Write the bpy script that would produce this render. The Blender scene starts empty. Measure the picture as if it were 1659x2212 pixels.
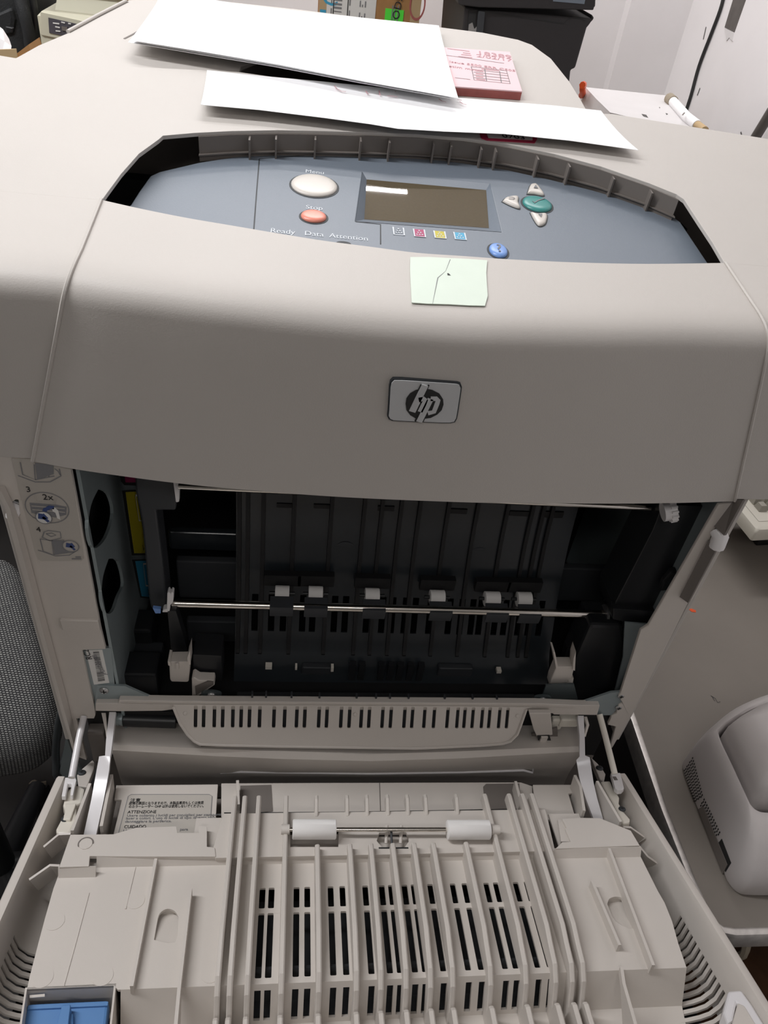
import bpy, bmesh, math, random
from mathutils import Matrix, Vector
from mathutils.geometry import tessellate_polygon
random.seed(7)
C = bpy.context.scene.collection
scene = bpy.context.scene

# ------------------------------------------------------------------ camera
CAM_LOC=(-0.08715,-0.50287,0.70303)
CAM_R=(0.991521,-0.070254,0.109314)
CAM_D=(0.037618,-0.650034,-0.758974)
CAM_F=(0.124379,0.756651,-0.641879)
cam = bpy.data.cameras.new('camera')
cam.sensor_fit = 'VERTICAL'; cam.sensor_height = 24.0; cam.lens = 1650/2212*24; cam.clip_start = .02
camo = bpy.data.objects.new('camera', cam); C.objects.link(camo)
camo.matrix_world = Matrix(((CAM_R[0],-CAM_D[0],-CAM_F[0],CAM_LOC[0]),(CAM_R[1],-CAM_D[1],-CAM_F[1],CAM_LOC[1]),(CAM_R[2],-CAM_D[2],-CAM_F[2],CAM_LOC[2]),(0,0,0,1)))
scene.camera = camo

# ------------------------------------------------------------------ light
world = bpy.data.worlds.new('world'); scene.world = world; world.use_nodes = True
world.node_tree.nodes['Background'].inputs[0].default_value = (1.0,.93,.87,1)
world.node_tree.nodes['Background'].inputs[1].default_value = .085
def area(name, loc, target, sx, sy, power, col=(1,.96,.92)):
    l = bpy.data.lights.new(name,'AREA'); l.shape = 'RECTANGLE'; l.size = sx; l.size_y = sy; l.energy = power; l.color = col
    o = bpy.data.objects.new(name,l); C.objects.link(o); o.location = loc
    o.rotation_euler = (Vector(target)-Vector(loc)).to_track_quat('-Z','Y').to_euler(); return o
area('ceiling_tube_rear', (.1,1.3,1.78), (.1,1.15,0), 1.2, .16, 13, (1,.985,.985))
area('ceiling_tube_left', (-1.05,.12,1.5), (-.4,0,0), .16, 1.2, 20, (.985,.985,1))
area('fill_light_near', (-.3,-1.5,1.78), (-.2,-1.0,0), 1.2, .16, 6.2, (1,.97,.94))  # unseen fill light added in front to lift the surfaces under the hood
area('ceiling_tube_back', (-.335,1.704,1.78), (-.335,1.65,0), 1.2, .014, 8, (1,.985,.985))
vs = scene.view_settings
vs.view_transform = 'Standard'; vs.look = 'None'; vs.exposure = 0.0; vs.gamma = 1.0; vs.use_curve_mapping = False

# ------------------------------------------------------------------ materials
MATS = {}
def mat(name, col, rough=.5, metal=0.0, noise=0.0, nscale=40, bump=0.0, bscale=900, alpha=1.0, spec=.5, emit=None):
    m = bpy.data.materials.new(name); m.use_nodes = True; nt = m.node_tree; b = nt.nodes['Principled BSDF']
    b.inputs['Base Color'].default_value = (*col,1); b.inputs['Roughness'].default_value = rough
    b.inputs['Metallic'].default_value = metal; b.inputs['Specular IOR Level'].default_value = spec
    if alpha < 1: b.inputs['Alpha'].default_value = alpha
    tc = nt.nodes.new('ShaderNodeTexCoord')
    if noise:
        n = nt.nodes.new('ShaderNodeTexNoise'); n.inputs['Scale'].default_value = nscale; n.inputs['Detail'].default_value = 5
        mx = nt.nodes.new('ShaderNodeMix'); mx.data_type = 'RGBA'
        mx.inputs['A'].default_value = (*[c*(1-noise) for c in col],1); mx.inputs['B'].default_value = (*[min(1,c*(1+noise)) for c in col],1)
        nt.links.new(tc.outputs['Object'], n.inputs['Vector']); nt.links.new(n.outputs['Fac'], mx.inputs['Factor']); nt.links.new(mx.outputs['Result'], b.inputs['Base Color'])
    if bump:
        n2 = nt.nodes.new('ShaderNodeTexNoise'); n2.inputs['Scale'].default_value = bscale; n2.inputs['Detail'].default_value = 2
        bp = nt.nodes.new('ShaderNodeBump'); bp.inputs['Strength'].default_value = bump; bp.inputs['Distance'].default_value = .001
        nt.links.new(tc.outputs['Object'], n2.inputs['Vector']); nt.links.new(n2.outputs['Fac'], bp.inputs['Height']); nt.links.new(bp.outputs['Normal'], b.inputs['Normal'])
    MATS[name] = m; return m
hood_m = mat('hood_plastic', (.545,.512,.478), .55, noise=.03, nscale=9, bump=.12)
door_m = mat('door_plastic', (.60,.555,.51), .5, noise=.05, nscale=14, bump=.05)
cream_m = mat('cream_nylon', (.74,.70,.62), .4)
wht_m = mat('white_nylon', (.82,.80,.80), .3)
arm_m = mat('glossy_white_plastic', (.72,.70,.71), .18)
roll_m = mat('white_roller_foam', (.85,.83,.81), .7, bump=.2, bscale=2500)
guide_m = mat('glossy_dark_plastic', (.02,.0245,.029), .22, noise=.15, nscale=30)
blk_m = mat('black_plastic', (.016,.017,.019), .38, noise=.2, nscale=30)
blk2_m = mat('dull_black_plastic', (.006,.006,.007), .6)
char_m = mat('charcoal_plastic', (.035,.038,.043), .5)
taupe_m = mat('notch_shade', (.17,.15,.135), .6)
zinc_m = mat('zinc_steel', (.30,.35,.36), .42, .35, noise=.06, nscale=60)
shaded_zinc_m = mat('shaded_zinc', (.09,.11,.115), .4, .4)  # the zinc steel again, darkened: shade of the bay put into the colour
steel_m = mat('polished_steel', (.78,.74,.68), .16, 1.0)
screw_m = mat('screw_steel', (.5,.5,.5), .3, .9)
pan_m = mat('slate_panel', (.165,.195,.235), .42, noise=.05, nscale=600, bump=.08)
cap_m = mat('caption_print', (.68,.72,.76), .6)
btn_m = mat('light_button', (.66,.62,.57), .35)
grn_m = mat('teal_button', (.05,.27,.25), .3)
sal_m = mat('salmon_button', (.85,.30,.22), .3)
blu_m = mat('blue_button', (.20,.36,.75), .3)
ring_m = mat('button_gap', (.03,.035,.04), .6)
lcd_m = mat('lcd_glass', (.10,.078,.045), .015, noise=.1, nscale=500, spec=.9)
paper_m = mat('white_paper', (.93,.93,.94), .8)
pink_m = mat('pink_paper', (.88,.62,.65), .8)
dred_m = mat('dark_red_edge', (.42,.12,.11), .7, noise=.3, nscale=80)
ink_m = mat('black_ink', (.02,.02,.02), .7)
gink_m = mat('grey_ink', (.22,.22,.23), .7)
pencil_m = mat('faint_pink_ink', (.55,.33,.36), .8)
red_m = mat('crimson_print', (.45,.02,.07), .5)
mint_m = mat('mint_sticker', (.70,.79,.69), .6, noise=.03, nscale=60)
wlab_m = mat('white_label', (.78,.77,.74), .6)
glab_m = mat('clear_grey_label', (.50,.465,.42), .45)
cyan_m = mat('cyan_print', (.05,.36,.58), .5)
yel_m = mat('yellow_print', (.55,.47,.02), .5)
mag_m = mat('magenta_print', (.40,.03,.13), .5)
silver_m = mat('silver_badge', (.60,.61,.62), .35, .12)
blue_m = mat('blue_latch', (.10,.24,.50), .45, noise=.05, nscale=30)
bluep_m = mat('blue_print', (.05,.08,.22), .6)
wall_m = mat('painted_wall', (.84,.815,.82), .85, noise=.06, nscale=7, bump=.15, bscale=60)
table_m = mat('grey_laminate', (.225,.20,.175), .6, noise=.09, nscale=11)
rim_m = mat('aluminium_rim', (.66,.63,.60), .35, .8, noise=.35, nscale=90)
floor_m = mat('dark_floor', (.035,.032,.03), .6, noise=.3, nscale=8)
ceil_m = mat('ceiling_paint', (.75,.74,.72), .9)
card_m = mat('brown_cardboard', (.40,.21,.08), .85, noise=.12, nscale=70)
tan_m = mat('tan_cardboard', (.50,.36,.20), .85, noise=.1, nscale=40)
lime_m = mat('lime_label', (.10,.85,.06), .6)
dev_m = mat('aged_beige', (.62,.60,.47), .55, noise=.03, nscale=20)
dispm = mat('display_grey', (.09,.085,.10), .3)
bag_m = mat('black_nylon', (.018,.02,.022), .55, noise=.3, nscale=60, bump=.4, bscale=500)
bdev_m = mat('black_textured', (.022,.019,.02), .6, noise=.1, nscale=400, bump=.2, bscale=1500)
orange_m = mat('orange_plastic', (.80,.10,.02), .4)
white_board_m = mat('white_sheet', (.70,.68,.68), .75, noise=.05, nscale=14)
grime_m = mat('grey_grime', (.10,.095,.09), .8)
kb_m = mat('ivory_plastic', (.66,.63,.55), .5)
key_m = mat('grey_key', (.36,.34,.29), .55)
lp_m = mat('pale_grey_plastic', (.55,.515,.505), .5, bump=.06)
lpd_m = mat('dark_slot', (.015,.015,.015), .7)
brown_m = mat('rusty_cloth', (.10,.045,.02), .9, noise=.5, nscale=25)
rope_m = mat('frayed_fibre', (.34,.29,.22), .9)
cable_m = mat('dark_cable', (.03,.034,.036), .35)
bracket_m = mat('grey_iron', (.11,.098,.09), .6, noise=.3, nscale=60)
clear_m = mat('clear_plastic', (.75,.74,.72), .1, alpha=.35)
def fabric():
    m = bpy.data.materials.new('woven_fabric'); m.use_nodes = True; nt = m.node_tree; b = nt.nodes['Principled BSDF']; b.inputs['Roughness'].default_value = .95
    tc = nt.nodes.new('ShaderNodeTexCoord'); mp = nt.nodes.new('ShaderNodeMapping'); mp.inputs['Scale'].default_value = (1,1,1); mp.inputs['Rotation'].default_value = (0,0,.15)
    nt.links.new(tc.outputs['Object'], mp.inputs['Vector'])
    sep = nt.nodes.new('ShaderNodeSeparateXYZ'); nt.links.new(mp.outputs['Vector'], sep.inputs[0])
    ma = nt.nodes.new('ShaderNodeMath'); ma.operation = 'MULTIPLY_ADD'; ma.inputs[1].default_value = -.8; nt.links.new(sep.outputs['Z'], ma.inputs[0]); nt.links.new(sep.outputs['X'], ma.inputs[2])
    mb_ = nt.nodes.new('ShaderNodeMath'); mb_.operation = 'ADD'; nt.links.new(sep.outputs['Y'], mb_.inputs[0]); nt.links.new(sep.outputs['Z'], mb_.inputs[1])
    cmb = nt.nodes.new('ShaderNodeCombineXYZ'); nt.links.new(ma.outputs[0], cmb.inputs[0]); nt.links.new(mb_.outputs[0], cmb.inputs[1])
    br = nt.nodes.new('ShaderNodeTexBrick'); br.inputs['Scale'].default_value = 1.0
    br.inputs['Color1'].default_value = (.30,.30,.285,1); br.inputs['Color2'].default_value = (.20,.20,.195,1); br.inputs['Mortar'].default_value = (.012,.012,.014,1)
    br.inputs['Mortar Size'].default_value = .0009; br.inputs['Mortar Smooth'].default_value = .35; br.inputs['Brick Width'].default_value = .0047; br.inputs['Row Height'].default_value = .0034
    nt.links.new(cmb.outputs[0], br.inputs['Vector']); nt.links.new(br.outputs['Color'], b.inputs['Base Color'])
    bp = nt.nodes.new('ShaderNodeBump'); bp.inputs['Strength'].default_value = .6; bp.inputs['Distance'].default_value = .002; bp.invert = True
    nt.links.new(br.outputs['Fac'], bp.inputs['Height']); nt.links.new(bp.outputs['Normal'], b.inputs['Normal'])
    return m
fab_m = fabric()

# ------------------------------------------------------------------ helpers
def FRM(O, ex, ey):
    ex = Vector(ex).normalized(); ey = Vector(ey).normalized(); ez = ex.cross(ey)
    return Matrix(((ex.x,ey.x,ez.x,O[0]),(ex.y,ey.y,ez.y,O[1]),(ex.z,ey.z,ez.z,O[2]),(0,0,0,1)))
def tilt(O, deg): a = math.radians(deg); return FRM(O, (1,0,0), (0,math.cos(a),math.sin(a)))
TOP = tilt((0,0,.472), math.degrees(math.atan(.135)))      # sloping top of the printer
PANEL = tilt((0,0,.45), math.degrees(math.atan(.135)))     # control panel, sunk 22 mm
GUIDE = tilt((0,-.275,0), -11.5)                           # inner guide plate of the open front door
RIM = tilt((0,0,-.11), -21.8)                              # rim of the open front door
SLOT = tilt((0,-.004,0), 60)                               # slotted lip below the opening
def YP(y): return FRM((0,y,0), (1,0,0), (0,0,1))
def XP(x): return FRM((x,0,0), (0,1,0), (0,0,1))
def ZP(z): return FRM((0,0,z), (1,0,0), (0,1,0))
def thing(name, label, cat, loc, group=None):
    o = bpy.data.objects.new(name, None); C.objects.link(o); o.location = loc; o.empty_display_size = .05
    return tag(o, label, cat, group)
def tag(o, label=None, cat=None, group=None, kind=None):
    for k, v in (('label',label),('category',cat),('group',group),('kind',kind)):
        if v: o[k] = v
    return o
def attach(o, parent):
    if parent is not None:
        o.parent = parent
        w = Vector((0,0,0)); p = parent
        if p.type == 'EMPTY': o.matrix_parent_inverse = Matrix.Translation(-Vector(p.location))
def mesh_obj(name, verts, faces, m, parent=None, smooth=None, bevel=0.0, fix=True):
    me = bpy.data.meshes.new(name); me.from_pydata([tuple(v) for v in verts], [], faces)
    if fix:
        bm = bmesh.new(); bm.from_mesh(me); bmesh.ops.remove_doubles(bm, verts=bm.verts, dist=1e-6); bmesh.ops.recalc_face_normals(bm, faces=bm.faces); bm.to_mesh(me); bm.free()
    me.materials.append(m)
    if smooth:
        me.polygons.foreach_set('use_smooth', [True]*len(me.polygons)); me.set_sharp_from_angle(angle=math.radians(smooth))
    o = bpy.data.objects.new(name, me); C.objects.link(o)
    if bevel:
        md = o.modifiers.new('bevel','BEVEL'); md.width = bevel; md.segments = 2; md.limit_method = 'ANGLE'; md.angle_limit = math.radians(40)
    attach(o, parent); return o
def plate(name, fr, w, pts, m, parent=None, t=.002, holes=(), bevel=0.0, smooth=None):
    """flat piece whose upper face lies at offset w of frame fr, thickness t, with holes"""
    loops = [list(pts)]+[list(h) for h in holes]
    flat = [Vector((p[0],p[1],0)) for l in loops for p in l]
    tris = tessellate_polygon([[Vector((p[0],p[1],0)) for p in l] for l in loops])
    n = len(flat)
    vs_ = [fr @ Vector((p.x,p.y,w)) for p in flat]+[fr @ Vector((p.x,p.y,w-t)) for p in flat]
    fs = [tuple(tr) for tr in tris]+[tuple(i+n for i in reversed(tr)) for tr in tris]
    k = 0
    for l in loops:
        c = len(l)
        for i in range(c): a, b = k+i, k+(i+1)%c; fs.append((a,b,b+n,a+n))
        k += c
    return mesh_obj(name, vs_, fs, m, parent, smooth=smooth, bevel=bevel)
def rect(x0, x1, y0, y1): return [(x0,y0),(x1,y0),(x1,y1),(x0,y1)]
def rrect(x0, x1, y0, y1, r, n=5):
    out = []
    for cx, cy, a0 in ((x1-r,y1-r,0),(x0+r,y1-r,90),(x0+r,y0+r,180),(x1-r,y0+r,270)):
        for i in range(n+1): a = math.radians(a0+90*i/n); out.append((cx+r*math.cos(a), cy+r*math.sin(a)))
    return out
def ell(cx, cy, rx, ry, n=32, ph=0): return [(cx+rx*math.cos(2*math.pi*i/n+ph), cy+ry*math.sin(2*math.pi*i/n+ph)) for i in range(n)]
def fbox(name, fr, x, y, w, m, parent=None, bevel=0.0): return plate(name, fr, w[1], rect(x[0],x[1],y[0],y[1]), m, parent, t=w[1]-w[0], bevel=bevel)
def box(name, x, y, z, m, parent=None, bevel=0.0): return fbox(name, ZP(0), x, y, z, m, parent, bevel)
def loft(name, rows, m, parent=None, thick=0.0, close=False, caps=False, smooth=35, bevel=0.0, skip=None):
    n = len(rows[0]); v = [Vector(p) for r in rows for p in r]; fs = []
    for i in range(len(rows)-1):
        for j in range(n if close else n-1):
            if skip and skip(i,j): continue
            a, b = i*n+j, i*n+(j+1)%n; fs.append((a,b,b+n,a+n))
    if caps: fs.append(tuple(range(n))); fs.append(tuple(range((len(rows)-1)*n, len(rows)*n)))
    if thick: v, fs = shell(v, fs, thick)
    return mesh_obj(name, v, fs, m, parent, smooth=smooth, bevel=bevel)
def shell(v, fs, thick):
    """close an open sheet into a shell: second skin |thick| behind (thick > 0) or before its faces, and a rim"""
    nr = [Vector((0,0,0)) for _ in v]; cnt = {}
    for f in fs:
        nn = Vector((0,0,0))
        for k in range(len(f)): nn += v[f[k]].cross(v[f[(k+1)%len(f)]])
        if nn.length > 0: nn.normalize()
        for k in f: nr[k] += nn
        for k in range(len(f)): e = (f[k],f[(k+1)%len(f)]); cnt[e] = cnt.get(e,0)+1
    n = len(v); w = [p-q.normalized()*thick if q.length > 1e-9 else p-Vector((0,0,thick)) for p, q in zip(v,nr)]
    out = list(fs)+[tuple(k+n for k in reversed(f)) for f in fs]
    for a, b in cnt:
        if (b,a) not in cnt: out.append((b,a,a+n,b+n))
    return list(v)+w, out
def sweep(pts, r, n=10):
    pts = [Vector(p) for p in pts]; rows = []; up = None
    for i, p in enumerate(pts):
        d = (pts[min(i+1,len(pts)-1)]-pts[max(i-1,0)]).normalized()
        if up is None: up = d.orthogonal().normalized()
        up = (up-d*up.dot(d)).normalized(); s = d.cross(up)
        rr = r[i] if isinstance(r,(list,tuple)) else r
        rows.append([p+(up*math.cos(2*math.pi*k/n)+s*math.sin(2*math.pi*k/n))*rr for k in range(n)])
    return rows
def rounded(pts, k=4): return [tuple(p)[:2] for p in smoothpts([(q[0],q[1],0) for q in list(pts)+[pts[0]]],k)][:-1]
def tube(name, pts, r, m, parent=None, n=10): return loft(name, sweep(pts,r,n), m, parent, close=True, caps=True, smooth=50)
def smoothpts(pts, k=6):
    pts = [Vector(p) for p in pts]; out = []
    for i in range(len(pts)-1):
        p0, p1, p2, p3 = pts[max(i-1,0)], pts[i], pts[i+1], pts[min(i+2,len(pts)-1)]
        for j in range(k):
            t = j/k; out.append(.5*((2*p1)+(p2-p0)*t+(2*p0-5*p1+4*p2-p3)*t*t+(3*p1-p0-3*p2+p3)*t*t*t))
    out.append(pts[-1]); return out
def dome(name, fr, cx, cy, rx, ry, w, h, m, parent=None, outline=None, n=32):
    """button: low pillow on the frame, elliptical or over a given outline"""
    rows = []
    base = outline or ell(cx,cy,rx,ry,n)
    for s, z in ((1,-.0006),(1,.2),(.96,.5),(.86,.75),(.68,.9),(.4,.98),(.1,1)):
        rows.append([fr @ Vector((cx+(p[0]-cx)*s, cy+(p[1]-cy)*s, w+h*z)) for p in base])
    return loft(name, rows, m, parent, close=True, caps=True, smooth=70)
def text(name, s, fr, x, y, size, m, parent=None, w=.0003, rot=0, sx=1.0, shear=0.0, align='LEFT', t=.0001, space=1.0, sy=1.0):
    cu = bpy.data.curves.new(name,'FONT'); cu.body = s; cu.size = size; cu.align_x = align; cu.shear = shear; cu.extrude = t; cu.space_line = space; cu.resolution_u = 3
    tmp = bpy.data.objects.new(name+'_source', cu); me = bpy.data.meshes.new_from_object(tmp); bpy.data.objects.remove(tmp); bpy.data.curves.remove(cu)
    me.transform(fr @ Matrix.Translation((x,y,w)) @ Matrix.Rotation(math.radians(rot),4,'Z') @ Matrix.Diagonal((sx,sy,1,1)))
    me.materials.clear(); me.materials.append(m); me.name = name
    o = bpy.data.objects.new(name, me); C.objects.link(o); attach(o, parent); return o
def stroke(pts, wd):
    """outline polygon of a polyline of width wd (2D)"""
    L, Rr = [], []
    pts = [Vector((p[0],p[1])) for p in pts]
    for i, p in enumerate(pts):
        d = (pts[min(i+1,len(pts)-1)]-pts[max(i-1,0)]).normalized(); nn = Vector((-d.y,d.x))*wd/2
        L.append(tuple(p+nn)); Rr.append(tuple(p-nn))
    return L+Rr[::-1]
def line(name, fr, w, pts, wd, m, parent=None, t=.0002): return plate(name, fr, w, stroke(pts,wd), m, parent, t=t)
def lines(name, fr, w, segs, wd, m, parent=None, t=.0002):
    """several printed strokes of one drawing, one mesh"""
    v, fs = [], []
    for s in segs:
        o_ = stroke(s,wd); n = len(s)
        k = len(v); v += [fr @ Vector((p[0],p[1],w)) for p in o_]
        for i in range(n-1): fs.append((k+i,k+i+1,k+2*n-2-i,k+2*n-1-i))
    return mesh_obj(name, v, fs, m, parent)
def copy_piece(o, dx=0, dy=0, dz=0, parent=None):
    c = o.copy(); C.objects.link(c); c.location = (o.location.x+dx, o.location.y+dy, o.location.z+dz); return c
def screw(name, fr, x, y, r, w, parent, m=None):
    a = dome(name, fr, x, y, r, r, w, r*.5, m or screw_m, parent, n=16)
    lines('recess', fr, w+r*.53, [[(x-r*.6,y),(x+r*.6,y)],[(x,y-r*.6),(x,y+r*.6)]], r*.28, lpd_m, a); return a

# ------------------------------------------------------------------ room
def struct(o, kind='structure'): o['kind'] = kind; return o
FZ = -.95
struct(box('floor', (-2.6,1.2), (-2.2,1.96), (FZ-.05,FZ), floor_m))
struct(box('ceiling', (-2.6,1.2), (-2.2,1.96), (1.85,1.9), ceil_m))
struct(box('wall_back', (-2.6,1.2), (1.9,1.96), (FZ,1.85), wall_m))
struct(box('wall_right', (.93,.99), (-2.2,1.9), (FZ,1.85), wall_m))
struct(box('wall_left', (-2.66,-2.6), (-2.2,1.96), (FZ,1.85), wall_m))
xa, xb = [(0.7625,0.3029),(0.9063,0.3049)][0][0], [(0.7625,0.3029),(0.9063,0.3049)][1][0]
struct(box('trim_1', (xa,.93), (1.86,1.9), (FZ,1.85), wall_m))
# ------------------------------------------------------------------ black stand under the printer
st = thing('printer_stand', 'black cabinet stand carrying the large open beige printer', 'stand', (0,.27,FZ))
box('stand_top', (-.325,.335), (-.01,.60), (-.25,-.225), blk2_m, st, .004)
box('cabinet_body', (-.31,.32), (.02,.59), (FZ,-.25), blk2_m, st, .004)

# ------------------------------------------------------------------ laser printer
pr = thing('laser_printer', 'large beige colour laser printer standing with its front door folded open', 'printer', (0,.3,-.225))
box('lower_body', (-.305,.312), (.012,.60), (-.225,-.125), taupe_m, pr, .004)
box('rear_body', (-.30,.31), (.30,.60), (-.125,.42), hood_m, pr, .004)
# hood: the fixed top cover with the recess for the control panel
ARC = [(-0.2368,0.108),(-0.2302,0.1538),(-0.2224,0.1924),(-0.2105,0.2236),(-0.2081,0.2319),(-0.1824,0.2438),(-0.1509,0.2554),(-0.1099,0.2673),(-0.0673,0.2755),(-0.0234,0.2828),(0.0216,0.2893),(0.0674,0.2916),(0.113,0.2873),(0.1572,0.2752),(0.1996,0.2569),(0.2387,0.2307),(0.2612,0.2117),(0.2655,0.2025),(0.2652,0.1599),(0.2652,0.1237),(0.2636,0.0913)]
hl, hr = ARC[0], ARC[-1]
BINH = [(-0.154,0.4275),(-0.1551,0.4083),(-0.0957,0.3971),(-0.067,0.3977),(-0.0282,0.3984),(0.0764,0.4032),(0.0832,0.4807),(-0.0351,0.5031),(-0.1083,0.5018)]
hoodout = ARC + [(.44,hr[1]),(.44,.372)] + [(0.4198,0.3717),(0.2468,0.3961)] + [(.13,.372)] + [(-0.1527,0.4011),(-0.1713,0.3994),(-0.252,0.3852),(-0.3258,0.3778),(-0.3678,0.3748)] + [(-.43,.385),(-.43,hl[1])]
hood = plate('hood_cover', TOP, 0, hoodout, hood_m, pr, t=.0035, bevel=.0003)
BT = [(-0.2874,-0.003,0.3173),(-0.2541,-0.008,0.3152),(-0.2095,-0.012,0.3124),(-0.1623,-0.016,0.3106),(-0.1146,-0.019,0.3099),(-0.0663,-0.022,0.31),(-0.0212,-0.024,0.3106),(0.0246,-0.025,0.3113),(0.0712,-0.025,0.3117),(0.1196,-0.022,0.3112),(0.1785,-0.017,0.3095),(0.2406,-0.01,0.3073),(0.305,-0.005,0.3085)]
TT = [(-0.2368,0.108),(-0.2083,0.1),(-0.173,0.0918),(-0.138,0.0857),(-0.103,0.0796),(-0.0679,0.0742),(-0.0326,0.0709),(0.0029,0.0675),(0.0392,0.0683),(0.0761,0.069),(0.1334,0.0727),(0.1933,0.0795),(0.2636,0.0913)]
T3 = [tuple(TOP @ Vector((p[0],p[1],0))) for p in TT]
def fall(t, b):
    """profile of the hood front: on down the sloping top, round the nose, straight down to the lower edge"""
    yr = b[1]+.037; zr = t[2]+.135*(yr-t[1]); z2 = zr-.024; out = []
    for k in range(5): out.append((t[0], t[1]+(yr-t[1])*k/5, t[2]+(zr-t[2])*k/5))
    fx = lambda z: t[0]+(b[0]-t[0])*max(0,min(1,(zr-z)/(zr-b[2])))
    P = ((yr,zr),(yr-.026,zr-.0035),(b[1],zr-.008),(b[1],z2))
    for k in range(11):
        a = k/10; c = ((1-a)**3,3*a*(1-a)**2,3*a*a*(1-a),a**3)
        y = sum(q*p[0] for q,p in zip(c,P)); z = sum(q*p[1] for q,p in zip(c,P)); out.append((fx(z),y,z))
    for k in range(1,6): z = z2+(b[2]-z2)*k/5; out.append((fx(z),b[1],z))
    return out
NP = 21
def resample(L, k):
    return [tuple(v) for v in smoothpts(L,k)]
TR, BR_ = resample(T3,4), resample(BT,4)
cols = [fall(t,b) for t,b in zip(TR,BR_)]
fascia = loft('front_fascia', [[c[i] for c in cols] for i in range(NP)], hood_m, pr, thick=-.004, smooth=40)
def side_cover(seam_top, seam_bot, sgn):
    xs = (0,.25,.5,.75,.9,1); rows = []
    outer_t, outer_b = sgn*.435, sgn*.40
    cc = []
    for u in xs:
        t = (seam_top[0]+sgn*.0016+(outer_t-seam_top[0])*u, seam_top[1], seam_top[2])
        b = (seam_bot[0]+sgn*.0016+(outer_b-seam_bot[0])*u, seam_bot[1]+.012*u*u, seam_bot[2]+.002)
        cc.append([(p[0],p[1]+.0012*min(1,i/8),p[2]) for i, p in enumerate(fall(t,b))])
    return loft('side_cover', [[c[i] for c in cc] for i in range(NP)], hood_m, pr, thick=.004*sgn*-1, smooth=40)
side_cover(T3[0],BT[0],-1); side_cover(T3[-1],BT[-1],1)
box('side_panel', (-.43,-.425), (.10,.385), (.33,.478), hood_m, pr); box('side_panel', (.425,.43), (.10,.37), (.33,.475), hood_m, pr)
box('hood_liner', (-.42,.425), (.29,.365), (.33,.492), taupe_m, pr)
# bright lips along the two seams
for t, b, s in ((T3[0],BT[0],-1),(T3[-1],BT[-1],1)):
    tube('seam_lip', [(p[0]+s*.0004,p[1]-.0006,p[2]+.0006) for p in fall(t,b)], .0014, hood_m, fascia, 6)
# recess wall with its gussets
wall_arc = [(-0.1793,0.2446),(-0.1509,0.2554),(-0.1099,0.2673),(-0.0673,0.2755),(-0.0234,0.2828),(0.0216,0.2893),(0.0674,0.2916),(0.113,0.2873),(0.1572,0.2752),(0.1996,0.2569),(0.2387,0.2307),(0.2635,0.2076)]
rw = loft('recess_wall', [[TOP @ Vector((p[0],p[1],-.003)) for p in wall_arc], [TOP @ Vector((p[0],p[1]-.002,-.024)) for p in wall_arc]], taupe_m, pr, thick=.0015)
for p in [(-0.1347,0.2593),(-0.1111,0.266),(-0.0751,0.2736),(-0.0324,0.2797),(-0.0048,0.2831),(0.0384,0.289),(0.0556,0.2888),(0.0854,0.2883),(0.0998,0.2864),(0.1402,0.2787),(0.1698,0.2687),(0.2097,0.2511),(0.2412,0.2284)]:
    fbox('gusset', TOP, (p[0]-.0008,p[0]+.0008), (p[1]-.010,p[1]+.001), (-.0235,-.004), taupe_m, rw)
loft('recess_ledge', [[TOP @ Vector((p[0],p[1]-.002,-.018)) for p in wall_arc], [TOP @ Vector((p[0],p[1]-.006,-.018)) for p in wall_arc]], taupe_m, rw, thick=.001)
box('recess_floor', (-.26,.30), (.05,.29), (.40,.404), blk2_m, pr)
# rear top with the paper output bin
rear_out = [(-.13,.345)] + [(-0.3551,0.3706),(-0.3705,0.3824),(-0.358,0.4253),(-0.337,0.4745),(-0.2976,0.6037)] + [(-.245,.64),(-.10,.645),(.08,.64)] + [(0.0789,0.6409),(0.1364,0.6395),(0.1834,0.6271),(0.1992,0.6132),(0.2146,0.5693),(0.2216,0.4941),(0.2226,0.4382),(0.222,0.3913)] + [(.20,.345)]
rear = plate('rear_top_cover', TOP, -.0035, rear_out, hood_m, pr, t=.004, holes=[BINH], bevel=.001)
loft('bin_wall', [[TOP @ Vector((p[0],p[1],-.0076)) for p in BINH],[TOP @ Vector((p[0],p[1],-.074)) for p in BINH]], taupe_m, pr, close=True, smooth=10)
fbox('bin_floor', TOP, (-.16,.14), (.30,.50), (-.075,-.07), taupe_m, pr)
for seg in ([(-0.3374,0.4726),(-0.3181,0.5348),(-0.2974,0.5964)], [(-0.2809,0.4713),(-0.2741,0.4888),(-0.2684,0.5063)]):
    line('cover_groove', TOP, -.0031, seg, .0022, taupe_m, rear)
for seg in ([(-0.3389,0.4716),(-0.3197,0.5338),(-0.2992,0.5955)],):
    tube('cover_rib', [TOP @ Vector((p[0],p[1],-.0025)) for p in seg], .002, hood_m, rear, 8)

loft('rear_skirt', [[TOP @ Vector((p[0],p[1],-.006)) for p in rear_out[1:-1]],[TOP @ Vector((p[0]*.985,p[1]*.985,-.14)) for p in rear_out[1:-1]]], hood_m, pr, thick=.002, smooth=40)
for x0_, x1_ in ((-.327,-.322),(.324,.329)): box('outer_side', (x0_,x1_), (.008,.60), (-.085,.335), hood_m, pr, .001)
for x0_, x1_ in ((-.425,-.322),(.324,.425)): box('hood_underside', (x0_,x1_), (.03,.37), (.335,.339), hood_m, pr)
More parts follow.
